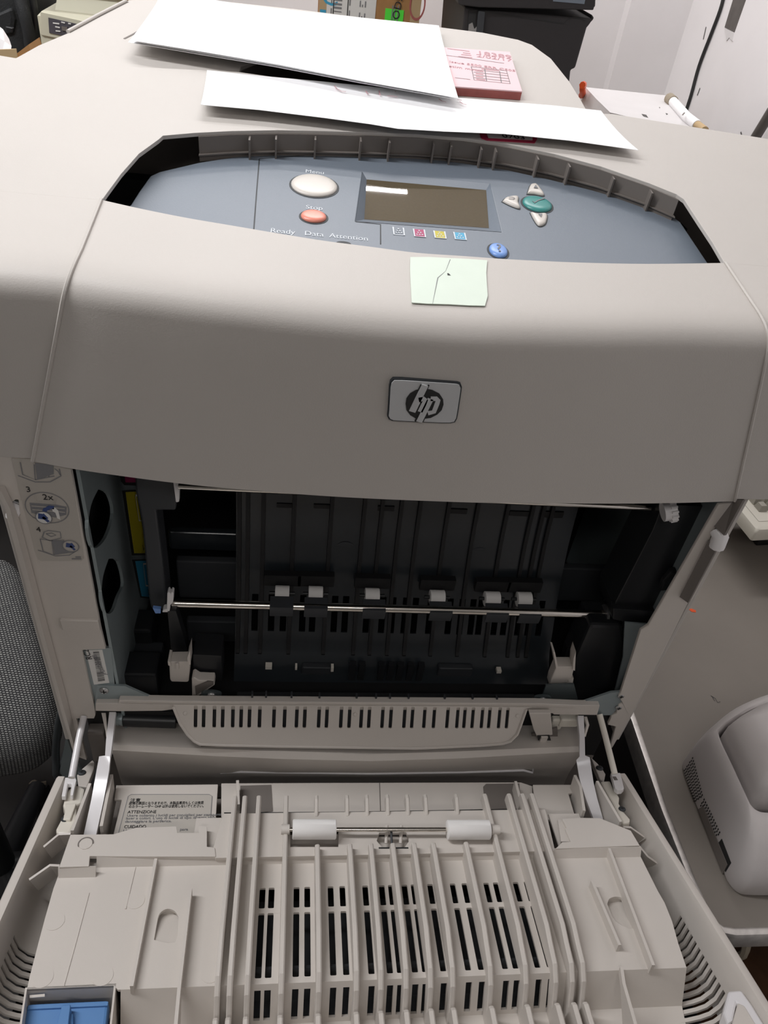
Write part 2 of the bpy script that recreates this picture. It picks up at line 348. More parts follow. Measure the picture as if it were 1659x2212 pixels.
# ---- control panel
po = [(-0.2242,0.1497),(-0.2214,0.1721),(-0.2164,0.2031),(-0.2099,0.2124),(-0.1787,0.2374),(-0.1512,0.2539),(-0.1266,0.2662),(-0.088,0.2788),(-0.0391,0.2886),(-0.0072,0.2915),(0.0249,0.2923),(0.0711,0.2899),(0.1171,0.2831),(0.1574,0.2711),(0.1966,0.2562),(0.2345,0.2384),(0.2663,0.2191),(0.2712,0.2056),(0.2726,0.1336),(0.2714,0.1159)]
cp = plate('control_panel', PANEL, 0, po+[(.27,.03),(-.27,.03)], pan_m, pr, t=.004, holes=[[(-0.0301,0.2496),(0.0924,0.2503),(0.0888,0.157),(-0.0396,0.1538)]], bevel=.0008)
for seg in ([(-0.126,0.2555),(-0.1248,0.1863),(-0.1235,0.1226)], [(-0.1261,0.2565),(-0.0836,0.2727),(-0.0338,0.2857)], [(-0.0396,0.153),(-0.0182,0.1519),(-0.0199,0.1185)]):
    line('panel_seam', PANEL, .0002, seg, .0011, ring_m, cp, t=.0003)
oq = [(-0.0301,0.2496),(0.0924,0.2503),(0.0888,0.157),(-0.0396,0.1538)]; iq = [(-0.0263,0.0846),(0.0878,0.0853),(0.082,0.0209),(-0.0306,0.0179)]; LCDF = tilt((0,.155,.4620), 12.0)
bz = loft('screen_bezel', [[PANEL @ Vector((*p,0)) for p in oq]] + [[LCDF @ Vector((*p,0)) for p in iq]], pan_m, cp, close=True, smooth=10)
plate('lcd_screen', LCDF, .0002, iq, lcd_m, cp, t=.002)
def centre(pts): return (sum(p[0] for p in pts)/len(pts), sum(p[1] for p in pts)/len(pts))
def oval(name, px, m, h=.003):   # px: left, right, top, bottom points on the panel
    l, r, t, b = px; cx, cy = centre(px); rx, ry = (r[0]-l[0])/2, (t[1]-b[1])/2
    g = plate('button_gap', PANEL, .0003, ell(cx,cy,rx+.0017,ry+.0022), ring_m, cp, t=.0004)
    return dome(name, PANEL, cx, cy, rx, ry, .0003, h, m, cp), (cx,cy,rx,ry)
oval('menu_button', [(-0.0954,0.2086),(-0.0541,0.214),(-0.0759,0.2326),(-0.0744,0.1907)], btn_m)
oval('stop_button', [(-0.0859,0.1538),(-0.0644,0.1551),(-0.0758,0.1645),(-0.0745,0.1447)], sal_m)
b, (cx,cy,rx,ry) = oval('check_button', [(0.1184,0.2142),(0.1462,0.2148),(0.1342,0.2291),(0.1302,0.1995)], grn_m)
line('check_mark', PANEL, .0037, [(0.1272,0.2141),(0.1279,0.2106),(0.1325,0.2159),(0.14,0.2219)], .0013, gink_m, b)
b, (cx,cy,rx,ry) = oval('help_button', [(0.0726,0.1217),(0.0882,0.1234),(0.0817,0.1338),(0.079,0.1116)], blu_m)
text('question_mark', '?', PANEL, cx, cy-.006, .017, gink_m, b, w=.0036, align='CENTER')
def lens(name, pts, mark):
    cx, cy = centre(pts); o = [(cx+(q[0]-cx)*1.14,cy+(q[1]-cy)*1.14) for q in rounded(pts,5)]
    plate('button_gap', PANEL, .0003, [(cx+(p[0]-cx)*1.13,cy+(p[1]-cy)*1.13) for p in o], ring_m, cp, t=.0004)
    b = dome(name, PANEL, cx, cy, 0, 0, .0003, .0028, btn_m, cp, outline=o)
    lines('arrow_mark', PANEL, .0036, [mark], .0009, gink_m, b); return b
def tri(name, pts, mark):
    b = lens(name, pts, [mark[0],mark[1]]); plate('arrow', PANEL, .0037, mark, gink_m, b, t=.0003)
tri('up_button', [(0.1276,0.2353),(0.1328,0.2505),(0.1362,0.2541),(0.1389,0.2537),(0.1408,0.2444),(0.1417,0.2352),(0.1345,0.2357)], [(0.1335,0.2421),(0.1376,0.2419),(0.1365,0.2484)])
tri('down_button', [(0.1231,0.1947),(0.1281,0.193),(0.1362,0.1945),(0.1331,0.181),(0.1289,0.1753),(0.1255,0.1755),(0.1238,0.1845)], [(0.1278,0.1895),(0.1314,0.1901),(0.1293,0.1838)])
lens('back_button', [(0.1001,0.2136),(0.1048,0.2208),(0.1144,0.2244),(0.1129,0.2132),(0.1126,0.2043),(0.1061,0.2075)], [(0.1048,0.2181),(0.1092,0.218),(0.1103,0.2164),(0.1086,0.2143),(0.1042,0.2143)])
for s, px, size in (('Menu',[(-0.0835,0.2367)],.0108),('Stop',[(-0.0822,0.1682)],.0112),('Ready',[(-0.1105,0.1233)],.0115),('Data',[(-0.0827,0.1233)],.0115),('Attention',[(-0.0623,0.1229)],.0115)):
    text('caption', s, PANEL, px[0][0], px[0][1], size*.84, cap_m, cp, w=.0002, rot=-1, sx=.86)
for a, c_ in (([(-0.0076,0.1489),(0.0012,0.1496),(0.0011,0.1371),(-0.0076,0.1364)],None),([(0.01,0.1487),(0.0193,0.1495),(0.019,0.1369),(0.0094,0.1361)],mag_m),([(0.0277,0.1485),(0.0371,0.1493),(0.0366,0.1374),(0.0269,0.1366)],yel_m),([(0.0452,0.149),(0.0547,0.1498),(0.0544,0.138),(0.0446,0.1372)],cyan_m)):
    x0, x1, y1, y0 = a[0][0], a[1][0], a[0][1], a[3][1]
    if c_: ic = plate('toner_icon', PANEL, .0003, rect(x0,x1,y0,y1), c_, cp, t=.0003)
    else: ic = cp
    lines('toner_icon', PANEL, .0005, [[(x0,y1),(x0,y0),(x1,y0),(x1,y1)]] + [[(x0+(x1-x0)*u-.0007,y0+(y1-y0)*v),(x0+(x1-x0)*u+.0007,y0+(y1-y0)*v)] for u, v in ((.25,.28),(.5,.28),(.75,.28),(.38,.55),(.62,.55),(.5,.8))], .0013, cap_m, ic)
for p in [(-0.0736,0.1159),(-0.0506,0.1166)]:
    plate('indicator_lamp', PANEL, .0004, ell(p[0],p[1]-.002,.0062,.0035,20), ring_m, cp, t=.0004)

# ---- stickers on the hood
g = [[(-0.0029,0.0577,0.4804),(0.0115,0.06,0.4807),(0.0275,0.0609,0.4808),(0.0423,0.062,0.4809),(0.0574,0.0621,0.481)], [(-0.0044,0.0403,0.478),(0.0098,0.0421,0.4783),(0.0253,0.0427,0.4784),(0.0392,0.0433,0.4784),(0.0539,0.044,0.4785)], [(-0.0054,0.0235,0.4758),(0.008,0.0244,0.4759),(0.023,0.0252,0.476),(0.0372,0.0262,0.4761),(0.0519,0.027,0.4762)], [(-0.0061,0.0085,0.4737),(0.0064,0.009,0.4738),(0.0211,0.0093,0.4739),(0.0353,0.0103,0.474),(0.0503,0.0124,0.4743)], [(-0.0066,-0.0025,0.4719),(0.0048,-0.0024,0.4719),(0.0203,-0.0013,0.4721),(0.0339,-0.001,0.4722),(0.0465,0.0001,0.4723)]]
stk = loft('mint_sticker', g, mint_m, pr, thick=.0006); stk['label'] = 'pale mint paper sticker with a pencil line'
loft('pencil_line', [[(0.0278,0.0589,0.4813),(0.0224,0.0415,0.479),(0.0151,0.0313,0.4776),(0.0112,0.0124,0.4751),(0.0081,-0.0027,0.4728)], [(0.0281,0.0584,0.4812),(0.0226,0.0415,0.479),(0.0158,0.0313,0.4776),(0.0115,0.0122,0.4751),(0.0082,-0.003,0.4727)]], gink_m, stk)
loft('ink_spot', [[(0.0233,0.0386,0.4786),(0.0244,0.0387,0.4786)], [(0.0233,0.0357,0.4782),(0.0258,0.0359,0.4782)]], ink_m, stk)
cst = plate('property_label', TOP, .0004, [(0.0858,0.3047),(0.0861,0.2939),(0.0912,0.2908),(0.1401,0.2957),(0.1444,0.3054),(0.1515,0.342),(0.0925,0.339)], red_m, pr, t=.0004)
plate('label_field', TOP, .0007, [(0.0932,0.3043),(0.0935,0.2967),(0.139,0.3019),(0.1463,0.3407),(0.0982,0.3381)], wlab_m, cst, t=.0004)
text('label_number', '0703', TOP, [(0.108,0.3001)][0][0], [(0.108,0.3001)][0][1], .012, ink_m, cst, w=.0012)
# ---- logo badge on the fascia
LY = YP(-.028)
lo = [(-0.0152,0.424),(-0.0092,0.4244),(0.0254,0.4241),(0.0302,0.424),(0.0323,0.4234),(0.0338,0.4208),(0.0341,0.4173),(0.0349,0.3988),(0.0349,0.3947),(0.034,0.3917),(0.031,0.3907),(0.025,0.3903),(-0.0077,0.39),(-0.0119,0.3901),(-0.0144,0.3912),(-0.0158,0.3936),(-0.0159,0.398),(-0.0172,0.4177),(-0.0169,0.4216)]
bd = plate('logo_badge', LY, 0, lo, silver_m, pr, t=.006, bevel=.0008)
c2 = centre(lo)
plate('badge_border', LY, -.0008, [(c2[0]+(p[0]-c2[0])*1.04,c2[1]+(p[1]-c2[1])*1.06) for p in lo], ring_m, bd, t=.003)
dk = plate('logo_disc', LY, .0006, [tuple(p) for p in [(-0.0047,0.4052),(-0.0047,0.41),(-0.0025,0.4144),(0.0012,0.4174),(0.0071,0.419),(0.0133,0.4182),(0.0189,0.4155),(0.0224,0.4109),(0.0234,0.4066),(0.0228,0.4017),(0.02,0.3975),(0.0156,0.3943),(0.0101,0.3931),(0.0045,0.3932),(-0.0,0.3958),(-0.0034,0.4)]], ink_m, bd, t=.0008)
for nm, L, wd in (('logo_letter_h',[(0.0073,0.4221),(0.0039,0.4101),(0.0009,0.3991)],.0050),('logo_letter_h',[(0.0043,0.4098),(0.0076,0.4108),(0.0094,0.4097),(0.0088,0.4069),(0.0068,0.3995)],.0038),('logo_letter_p',[(0.013,0.4111),(0.0103,0.4013),(0.0073,0.3905)],.0046),('logo_letter_p',[(0.013,0.4111),(0.0171,0.4114),(0.0187,0.4099),(0.0184,0.4075),(0.0171,0.4001),(0.0128,0.3986)],.0036)):
    line(nm, LY, .0012, L, wd, silver_m, bd, t=.0012)
for L in ([(0.0046,0.4223),(0.0032,0.4175)], [(0.01,0.4223),(0.0084,0.4167)], [(0.0045,0.3907),(0.0059,0.3958)], [(0.0101,0.3907),(0.0115,0.3957)]):
    line('logo_outline', LY, .0009, L, .0011, ink_m, bd, t=.0009)

# ---- side columns beside the opening
lc = plate('left_column', YP(0), 0, [(-0.3198,0.3186),(-0.2605,0.3221),(-0.261,0.3092),(-0.262,0.1309),(-0.2622,0.1156),(-0.2612,0.0852),(-0.2839,0.0832),(-0.2847,0.0343),(-0.2841,-0.0071),(-0.2852,-0.0263),(-0.2874,-0.0323),(-0.3057,-0.0324),(-0.3062,-0.1142),(-0.3186,-0.1046),(-0.3198,0.0198),(-0.3204,0.2505),(-0.3148,0.2549),(-0.309,0.2583),(-0.3074,0.2745),(-0.3095,0.2749),(-0.3164,0.269),(-0.3199,0.2664),(-0.3221,0.2907)], door_m, pr, t=.004, bevel=.001)
lc['label'] = 'column left of the opening'
loft('column_flange', [[(-0.3188,-0.012,0.2981),(-0.3143,-0.012,0.2768),(-0.315,-0.012,0.2608),(-0.3143,-0.012,0.0361),(-0.313,-0.012,-0.0853)], [(-0.3149,-0.012,0.2983),(-0.3105,-0.012,0.2745),(-0.3105,-0.012,0.2595),(-0.3107,-0.012,0.0362),(-0.3101,-0.012,-0.0853)], [(-0.315,-0.001,0.2895),(-0.3107,-0.001,0.2631),(-0.3103,-0.001,0.2477),(-0.3095,-0.001,0.0197),(-0.3108,-0.001,-0.1049)]], door_m, lc, thick=.002, smooth=20)
tube('hinge_pin', [(-0.3106,0.006,0.2663),(-0.3133,0.003,0.2611),(-0.3174,0.003,0.2532)], .0055, wht_m, lc)
fbox('column_step', YP(0), ([(-0.2972,0.1299)][0][0], [(-0.262,0.1309)][0][0]), ([(-0.2823,0.1157)][0][1], [(-0.2804,0.1297)][0][1]), (-.004,.003), door_m, lc, .001)
ins = plate('instruction_label', YP(0), .0006, [(-0.3042,0.3173),(-0.2605,0.3198),(-0.2618,0.2867),(-0.2643,0.2102),(-0.2671,0.2067),(-0.3018,0.2053),(-0.3037,0.208),(-0.3047,0.2696)], glab_m, lc, t=.0008)
IL = YP(-.0008)
def yl(name, segs, wd=.0009, m=gink_m, par=ins, w=.0002): return lines(name, IL, w, segs, wd, m, par)
c1 = [(-0.2858,0.2677),(-0.2687,0.2686),(-0.283,0.2843)]; ecx, ecy = c1[0]; erx, ery = c1[1][0]-ecx, c1[2][1]-ecy
E1 = ell(ecx,ecy,erx,ery,36); yl('drawing', [E1+[E1[0]]], .0008)
text('step_number', '3', IL, *[(-0.2992,0.2844)][0], .008, ink_m, ins); text('step_number', '4', IL, *[(-0.2989,0.2407)][0], .008, ink_m, ins)
text('caption', '2x', IL, *[(-0.2876,0.2767)][0], .0085, ink_m, ins)
plate('drawing_shade', IL, .0001, [(-0.2988,0.2726),(-0.2785,0.2716),(-0.27,0.2695),(-0.2717,0.2608),(-0.2808,0.2573),(-0.2994,0.2615)], gink_m, ins, t=.0002)
lines('drawing', IL, .0004, [[(-0.2979,0.2696),(-0.2717,0.2679)], [(-0.2979,0.2656),(-0.272,0.2639)], [(-0.293,0.2808),(-0.2934,0.2744),(-0.279,0.2731),(-0.2765,0.2797)]], .0009, glab_m, ins)
plate('drawn_hand', IL, .0005, [(-0.2818,0.2674),(-0.2797,0.2691),(-0.2773,0.2656),(-0.2771,0.2595),(-0.277,0.2554),(-0.2794,0.2568),(-0.2799,0.263),(-0.2819,0.2644)], wlab_m, ins, t=.0002)
line('drawn_arrow', IL, .0005, [(-0.2899,0.2609),(-0.2875,0.2661),(-0.2834,0.2689),(-0.2801,0.2685)], .0035, bluep_m, ins)
c1 = [(-0.2901,0.2573),(-0.2837,0.2577),(-0.289,0.264)]; e2 = ell(c1[0][0],c1[0][1],c1[1][0]-c1[0][0],c1[2][1]-c1[0][1],28)
plate('drawing_disc', IL, .0006, e2, wlab_m, ins, t=.0003); lines('drawing', IL, .0008, [e2+[e2[0]]], .0008, gink_m, ins)
line('drawn_lever', IL, .001, [(-0.2942,0.2592),(-0.2899,0.2584),(-0.2879,0.2595)], .006, bluep_m, ins); line('drawn_lever', IL, .001, [(-0.2907,0.2583),(-0.2868,0.2529)], .0025, bluep_m, ins)
yl('drawing', [[(-0.2974,0.2322),(-0.2975,0.218),(-0.2893,0.2139),(-0.2882,0.2305),(-0.2974,0.2322)], [(-0.2882,0.2305),(-0.2784,0.232),(-0.2778,0.2233)], [(-0.2951,0.2345),(-0.2929,0.2405),(-0.2893,0.2422),(-0.2796,0.2411),(-0.2799,0.2341),(-0.2897,0.2304),(-0.2959,0.2345)], [(-0.2914,0.2384),(-0.2867,0.2397),(-0.2837,0.2372),(-0.2881,0.2353),(-0.2914,0.2384)], [(-0.3016,0.2189),(-0.288,0.2123),(-0.2761,0.2139),(-0.2681,0.2204)], [(-0.2893,0.2139),(-0.2716,0.218)]], .0009)
plate('drawing_shade', IL, .0001, [(-0.2879,0.23),(-0.2781,0.2309),(-0.2779,0.2227),(-0.2755,0.2178),(-0.2884,0.2145)], gink_m, ins, t=.0002)
c1 = [(-0.2733,0.2251),(-0.2666,0.2254),(-0.2723,0.2317)]; e3 = ell(c1[0][0],c1[0][1],c1[1][0]-c1[0][0],c1[2][1]-c1[0][1],28)
plate('drawing_disc', IL, .0003, e3, glab_m, ins, t=.0003); lines('drawing', IL, .0006, [e3+[e3[0]]], .0008, gink_m, ins)
line('drawn_lever', IL, .0007, [(-0.2769,0.2266),(-0.2732,0.2257),(-0.2707,0.2269)], .005, bluep_m, ins); line('drawn_lever', IL, .0007, [(-0.2736,0.2257),(-0.2704,0.2208)], .002, bluep_m, ins)
yl('drawing', [[(-0.2983,0.3146),(-0.2988,0.3021),(-0.2901,0.2973),(-0.2881,0.3129)], [(-0.3026,0.3009),(-0.2905,0.295),(-0.279,0.2956),(-0.2694,0.3023),(-0.2696,0.3097)], [(-0.2901,0.2973),(-0.2744,0.302)], [(-0.2815,0.3063),(-0.279,0.3046),(-0.2789,0.3008)], [(-0.2732,0.3095),(-0.2708,0.3069),(-0.2699,0.3032)]], .0009)
plate('drawing_shade', IL, .0001, [(-0.2872,0.3143),(-0.2733,0.3132),(-0.2748,0.3039),(-0.2887,0.2974)], gink_m, ins, t=.0002)
yl('fine_print', [[(-0.2748,0.2094),(-0.2665,0.2098)], [(-0.2713,0.2118),(-0.2666,0.212)]], .0013)
# barcode plate
sp = plate('steel_plate', YP(.004), 0, [(-0.2881,0.0811),(-0.257,0.0818),(-0.2606,0.0184),(-0.2784,0.0182),(-0.2855,-0.0152),(-0.2909,0.0289)], zinc_m, pr, t=.003)
bl = plate('barcode_label', YP(.0035), 0, [(-0.2818,0.0783),(-0.2657,0.0793),(-0.2652,0.0261),(-0.281,0.0227)], wlab_m, sp, t=.0006)
q = [(-0.2748,0.0769),(-0.2689,0.0777),(-0.2688,0.0306),(-0.2759,0.029)]
segs = []; t = 0.0
while t < 1:
    wd = random.choice((.008,.008,.014,.02)); A_ = Vector(q[0]).lerp(Vector(q[3]),t); B_ = Vector(q[1]).lerp(Vector(q[2]),t); segs.append((A_,B_,wd)); t += wd+random.choice((.012,.018,.026))
v, fs = [], []
for A_, B_, wd in segs:
    d = Vector((q[3][0]-q[0][0], q[3][1]-q[0][1]))*wd; k = len(v)
    v += [YP(.0028) @ Vector((p.x,p.y,0)) for p in (A_,B_,B_+d,A_+d)]; fs.append((k,k+1,k+2,k+3))
mesh_obj('barcode', v, fs, ink_m, bl)
text('label_text', 'RC2', YP(.003), *[(-0.2767,0.0652)][0], .0088, ink_m, bl, rot=98)
text('label_text', 'JPDSD96688', YP(.003), *[(-0.2662,0.0407)][0], .0062, gink_m, bl, rot=101)
lb = plate('base_bracket', YP(.002), 0, [(-0.2844,-0.0099),(-0.2774,0.0232),(-0.2494,0.0229),(-0.2323,0.0095),(-0.2161,-0.0025),(-0.2171,-0.0159),(-0.2853,-0.0166)], zinc_m, pr, t=.0025)
for x_, y_ in [(-0.2713,0.0154),(-0.2714,-0.0048)]: screw('screw', YP(.002), x_, y_, .0048, 0, lb)
rc = plate('right_column', YP(0), 0, [(0.2964,0.2996),(0.287,0.1354),(0.2815,0.128),(0.2941,0.0218),(0.2933,0.0157),(0.3028,0.0017),(0.2995,-0.0019),(0.3016,-0.0191),(0.2977,-0.0246),(0.2984,-0.0415),(0.3094,-0.0452),(0.3154,-0.0864),(0.3194,-0.0915),(0.3212,-0.018),(0.3173,0.1729),(0.3199,0.1751),(0.3179,0.248),(0.3047,0.2599),(0.3049,0.2726),(0.3116,0.2741),(0.319,0.2652),(0.3177,0.3039)], door_m, pr, t=.004, bevel=.001)
rc['label'] = 'column right of the opening'
loft('column_flange', [[(0.3095,-0.012,0.3162),(0.3094,-0.012,0.2745)], [(0.3089,-0.002,0.3078),(0.3033,-0.002,0.2766)]], taupe_m, rc, thick=.003)
loft('column_flange', [[(0.3101,-0.01,0.2576),(0.3102,-0.01,0.1835)], [(0.3046,-0.001,0.259),(0.3053,-0.001,0.1824)]], taupe_m, rc, thick=.003)
tube('hinge_pin', [(0.3081,0.0,0.2693),(0.3094,-0.006,0.2667),(0.3106,-0.006,0.2551)], .0075, wht_m, rc)
rb = plate('base_bracket', YP(.002), 0, [(0.2488,-0.0115),(0.2513,-0.0025),(0.2841,0.0189),(0.2961,0.0208),(0.3035,-0.002),(0.2984,-0.0247),(0.2819,-0.0249)], zinc_m, pr, t=.0025)
for x_, y_ in [(0.3016,-0.0083),(0.2973,0.0139)]: screw('screw', YP(.002), x_, y_, .004, .0005, rb)

# ---- interior
plate('right_steel_plate', YP(.03), 0, [(0.2812,0.1061),(0.3173,0.1033),(0.3186,-0.017),(0.3102,-0.0272),(0.2983,0.0471)], zinc_m, pr, t=.002)
lw = plate('left_inner_wall', XP(-.256), 0, [(.0045,-.06),(.30,-.06),(.30,.345),(.0045,.345)], zinc_m, pr, t=.003, holes=[rounded([(0.0453,0.2525),(0.073,0.2239),(0.0781,0.1953),(0.0428,0.1952),(0.0048,0.2179),(0.0001,0.2456),(0.0177,0.2567)]), rounded([(0.0406,0.1701),(0.0702,0.1383),(0.0759,0.1008),(0.0514,0.1064),(0.0261,0.112),(0.0052,0.1331),(0.002,0.159),(0.016,0.1717)])])
box('wall_backing', (-.30,-.275), (.02,.30), (-.06,.345), blk2_m, pr)
for fr_, inn, m_ in (([(0.1159,0.2197),(0.1831,0.1683),(0.1805,0.1481),(0.13,0.1892),(0.1199,0.202)], [(0.1344,0.2055),(0.1831,0.1683),(0.1803,0.1529),(0.1349,0.1889)], mag_m),([(0.1185,0.1911),(0.1722,0.1489),(0.1896,0.0323),(0.1203,0.098)], [(0.1298,0.1801),(0.1712,0.1471),(0.1862,0.0386),(0.1308,0.0914)], yel_m),([(0.1198,0.0921),(0.1826,0.032),(0.1857,-0.041),(0.1321,0.018)], [(0.1301,0.0799),(0.1818,0.0304),(0.1819,-0.0344),(0.1369,0.0152)], cyan_m)):
    a = plate('toner_label', XP(-.256), .0006, fr_, ink_m, lw, t=.001); plate('colour_field', XP(-.256), .0009, inn, m_, a, t=.0006)
for px in ([(0.1632,0.1483),(0.1731,0.1402),(0.1814,0.0952),(0.1651,0.1101)], [(0.1583,0.0479),(0.1843,0.0225),(0.1796,-0.0118),(0.1579,0.0116)]):
    lines('slot_outline', XP(-.256), .0018, [px+[px[0]]], .0022, wlab_m, lw)
for s, p in (('L',[(0.1654,0.0607)][0]),('L',[(0.1646,-0.0135)][0])): text('printed_letter', s, XP(-.256), p[0], p[1], .014, ink_m, lw, w=.002)
box('right_inner_wall', (.315,.318), (.02,.30), (-.06,.345), zinc_m, pr)
box('rear_bulkhead', (-.272,.315), (.27,.30), (-.125,.45), blk2_m, pr)
box('bay_floor', (-.272,.312), (.006,.28), (-.035,-.028), blk2_m, pr)
box('bay_ceiling', (-.272,.312), (.03,.28), (.40,.404), blk2_m, pr)
# left and right black frames that carry the shafts
lf = plate('left_frame', YP(.07), 0, [(-0.229,0.2564),(-0.1894,0.2586),(-0.1947,0.2088),(-0.213,0.2079),(-0.2123,0.1481),(-0.2122,0.0852),(-0.2135,0.067),(-0.2299,0.0686),(-0.2306,0.0832),(-0.2281,0.1935),(-0.2301,0.2278)], char_m, pr, t=.03, bevel=.002)
plate('shaft_clip', YP(.062), 0, [(-0.1934,0.2511),(-0.1875,0.2514),(-0.1895,0.2263),(-0.1925,0.2255)], wht_m, lf, t=.006, bevel=.001)
plate('shaft_clip', YP(.05), 0, [(-0.2068,0.1144),(-0.2049,0.1159),(-0.2037,0.1125),(-0.2021,0.116),(-0.2004,0.114),(-0.2017,0.1014),(-0.2049,0.0957),(-0.2065,0.0849),(-0.2141,0.0847),(-0.2129,0.0883),(-0.209,0.0899)], wht_m, lf, t=.008, bevel=.001)
plate('blue_tab', YP(.055), 0, [(-0.2243,0.0853),(-0.2163,0.0841),(-0.2168,0.0776),(-0.2221,0.0774)], blu_m, lf, t=.004)
rf = plate('right_frame', YP(.045), 0, [(0.2748,0.2403),(0.2753,0.228),(0.2697,0.1153),(0.2743,0.0957),(0.2878,0.0923),(0.3344,0.0843),(0.334,0.096),(0.3306,0.1173),(0.3225,0.1947),(0.3308,0.2611),(0.2731,0.2612)], blk_m, pr, t=.05, bevel=.004)
plate('frame_step', YP(.038), 0, [(0.2663,0.1191),(0.3243,0.1158),(0.3291,0.0906),(0.2835,0.0986),(0.2712,0.102)], blk_m, rf, t=.012, bevel=.003)
plate('frame_tab', YP(.035), 0, [(0.3098,0.1805),(0.3226,0.1817),(0.3231,0.1533),(0.3074,0.1506),(0.3062,0.1667)], blk_m, rf, t=.008, bevel=.002)
gp = [(0.267,0.03,0.2642),(0.2783,0.03,0.2677)]; gear = tube('white_gear', gp, .0095, wht_m, pr, 24)
ga, gb = Vector(gp[0]), Vector(gp[1]); ax = (gb-ga).normalized(); up = ax.orthogonal().normalized(); sd = ax.cross(up)
for k in range(14):
    a = 2*math.pi*k/14; r_ = up*math.cos(a)+sd*math.sin(a); t_ = ax.cross(r_)
    v = []
    for base, rr in ((.0092,.0014),(.0118,.0007)):
        for e in (ga+ax*.006,gb):
            v += [e+r_*base+t_*rr, e+r_*base-t_*rr]
    mesh_obj('gear_tooth', v, [(0,1,3,2),(4,6,7,5),(0,2,6,4),(1,5,7,3),(0,4,5,1),(2,3,7,6)], wht_m, gear)
# curved black paper guide with ribs
GP = [(.132,.30),(.132,.22),(.130,.19),(.122,.14),(.110,.095),(.100,.065),(.085,.03),(.075,.006),(.066,-.006),(.06,-.014),(.05,-.03)]
def gy(z):
    for (y0,z0),(y1,z1) in zip(GP,GP[1:]):
        if z1 <= z <= z0: return y0+(y1-y0)*(z0-z)/(z0-z1)
    return GP[-1][0]
GPS = [(p.y,p.z) for p in smoothpts([(0,a,b) for a,b in GP],4)]
def yz(a,b,z): return gy(z)
XG0, XG1 = -.142, .232
# slot columns in the guide: gaps between x stations on the band 0.03 < z < 0.062
SLX = []
for px in ([(-0.1203,0.092,0.0195),(-0.1017,0.092,0.0201),(-0.0884,0.092,0.0205),(-0.0664,0.092,0.0195),(-0.0551,0.092,0.0198),(-0.0302,0.092,0.0205),(-0.0178,0.092,0.0209),(0.007,0.092,0.0191),(0.0251,0.092,0.0196),(0.0367,0.092,0.02),(0.0516,0.092,0.0204),(0.0632,0.092,0.0207),(0.0808,0.092,0.0187),(0.104,0.092,0.0177),(0.1181,0.092,0.0181),(0.1313,0.092,0.0201),(0.1409,0.092,0.0204),(0.1596,0.092,0.0209),(0.171,0.092,0.0212),(0.1885,0.092,0.02),(0.2011,0.092,0.0204),(0.2144,0.092,0.0208),(0.2636,0.092,0.0222)],):
    SLX += [p[0] for p in px]
xs = [XG0]
for x in SLX[:-1]: xs += [x-.0036, x+.0036]
xs.append(XG1); xs = sorted(xs)
pg = loft('paper_guide', [[(x,y,z) for x in xs] for y, z in GPS], guide_m, pr, thick=.003, smooth=40, skip=lambda i,j: j%2==1 and j < len(xs)-1 and .026 < GPS[i][1] < .066 and GPS[i+1][1] > .02)
ribx = [p[0] for p in [(-0.1386,0.09,0.0213),(-0.1296,0.09,0.0216),(-0.1133,0.09,0.022),(-0.0809,0.09,0.023),(-0.0408,0.09,0.0241),(-0.0057,0.09,0.0251),(0.0134,0.09,0.0257),(0.0341,0.09,0.0263),(0.0544,0.09,0.0269),(0.0859,0.09,0.0278),(0.1182,0.09,0.0287),(0.1518,0.09,0.0297),(0.18,0.09,0.0305),(0.1925,0.09,0.0309),(0.2028,0.09,0.0312)]]
def rib_mesh():
    pts = [(y,z) for y,z in GPS if z < .295]; n = len(pts)
    v = []; fs = []
    for y, z in pts:
        h = .007 if .0 < z else .004
        v += [(-.0026,y,z),(-.002,y-h,z-.001),(.002,y-h,z-.001),(.0026,y,z)]
    for i in range(n-1):
        a = 4*i
        for k in range(3): fs.append((a+k,a+k+1,a+k+5,a+k+4))
    fs += [(0,1,2,3),(4*n-4,4*n-3,4*n-2,4*n-1)]
    return v, fs
v, fs = rib_mesh(); r0 = mesh_obj('guide_rib', [(p[0]+ribx[0],p[1],p[2]) for p in v], fs, blk2_m, pg)
for x in ribx[1:]: copy_piece(r0, dx=x-ribx[0])
gz = lambda z: gy(z)
for px in [(-0.0229,0.122,0.122),(0.1296,0.122,0.12)]:
    plate('round_cap', YP(px[1]-.006), 0, ell(px[0],px[2],.0115,.0105,24), char_m, pg, t=.008)
for a in ([(-0.0996,0.13,0.1773),(-0.0818,0.13,0.1718)], [(-0.0603,0.13,0.178),(-0.0411,0.13,0.1725)], [(0.0086,0.13,0.179),(0.0266,0.13,0.1726)], [(0.0873,0.13,0.179),(0.1072,0.13,0.1727)], [(0.1552,0.13,0.1791),(0.1768,0.13,0.1727)], [(0.1952,0.13,0.1804),(0.2167,0.13,0.172)]):
    plate('roller_window', YP(.124), 0, rect(a[0][0],a[1][0],a[1][2],a[0][2]), blk2_m, pg, t=.003)
for a in ([(-0.065,0.06,-0.0067),(-0.0298,0.06,-0.0197)], [(0.0951,0.06,-0.0051),(0.1371,0.06,-0.0201)]):
    fbox('pad_roller', YP(.056), (a[0][0],a[1][0]), (a[1][2],a[0][2]), (-.004,.004), char_m, pg, .002)
for a in ([(-0.1063,0.06,-0.0042),(-0.0989,0.06,-0.0091)], [(-0.0725,0.06,-0.0052),(-0.0702,0.06,-0.0094)], [(-0.0313,0.06,-0.0052),(-0.0282,0.06,-0.0119)], [(0.1658,0.06,-0.0071),(0.1713,0.06,-0.0114)]):
    fbox('bright_contact', YP(.054), (a[0][0],a[1][0]), (a[1][2],a[0][2]), (-.003,.0035), cream_m, pg)
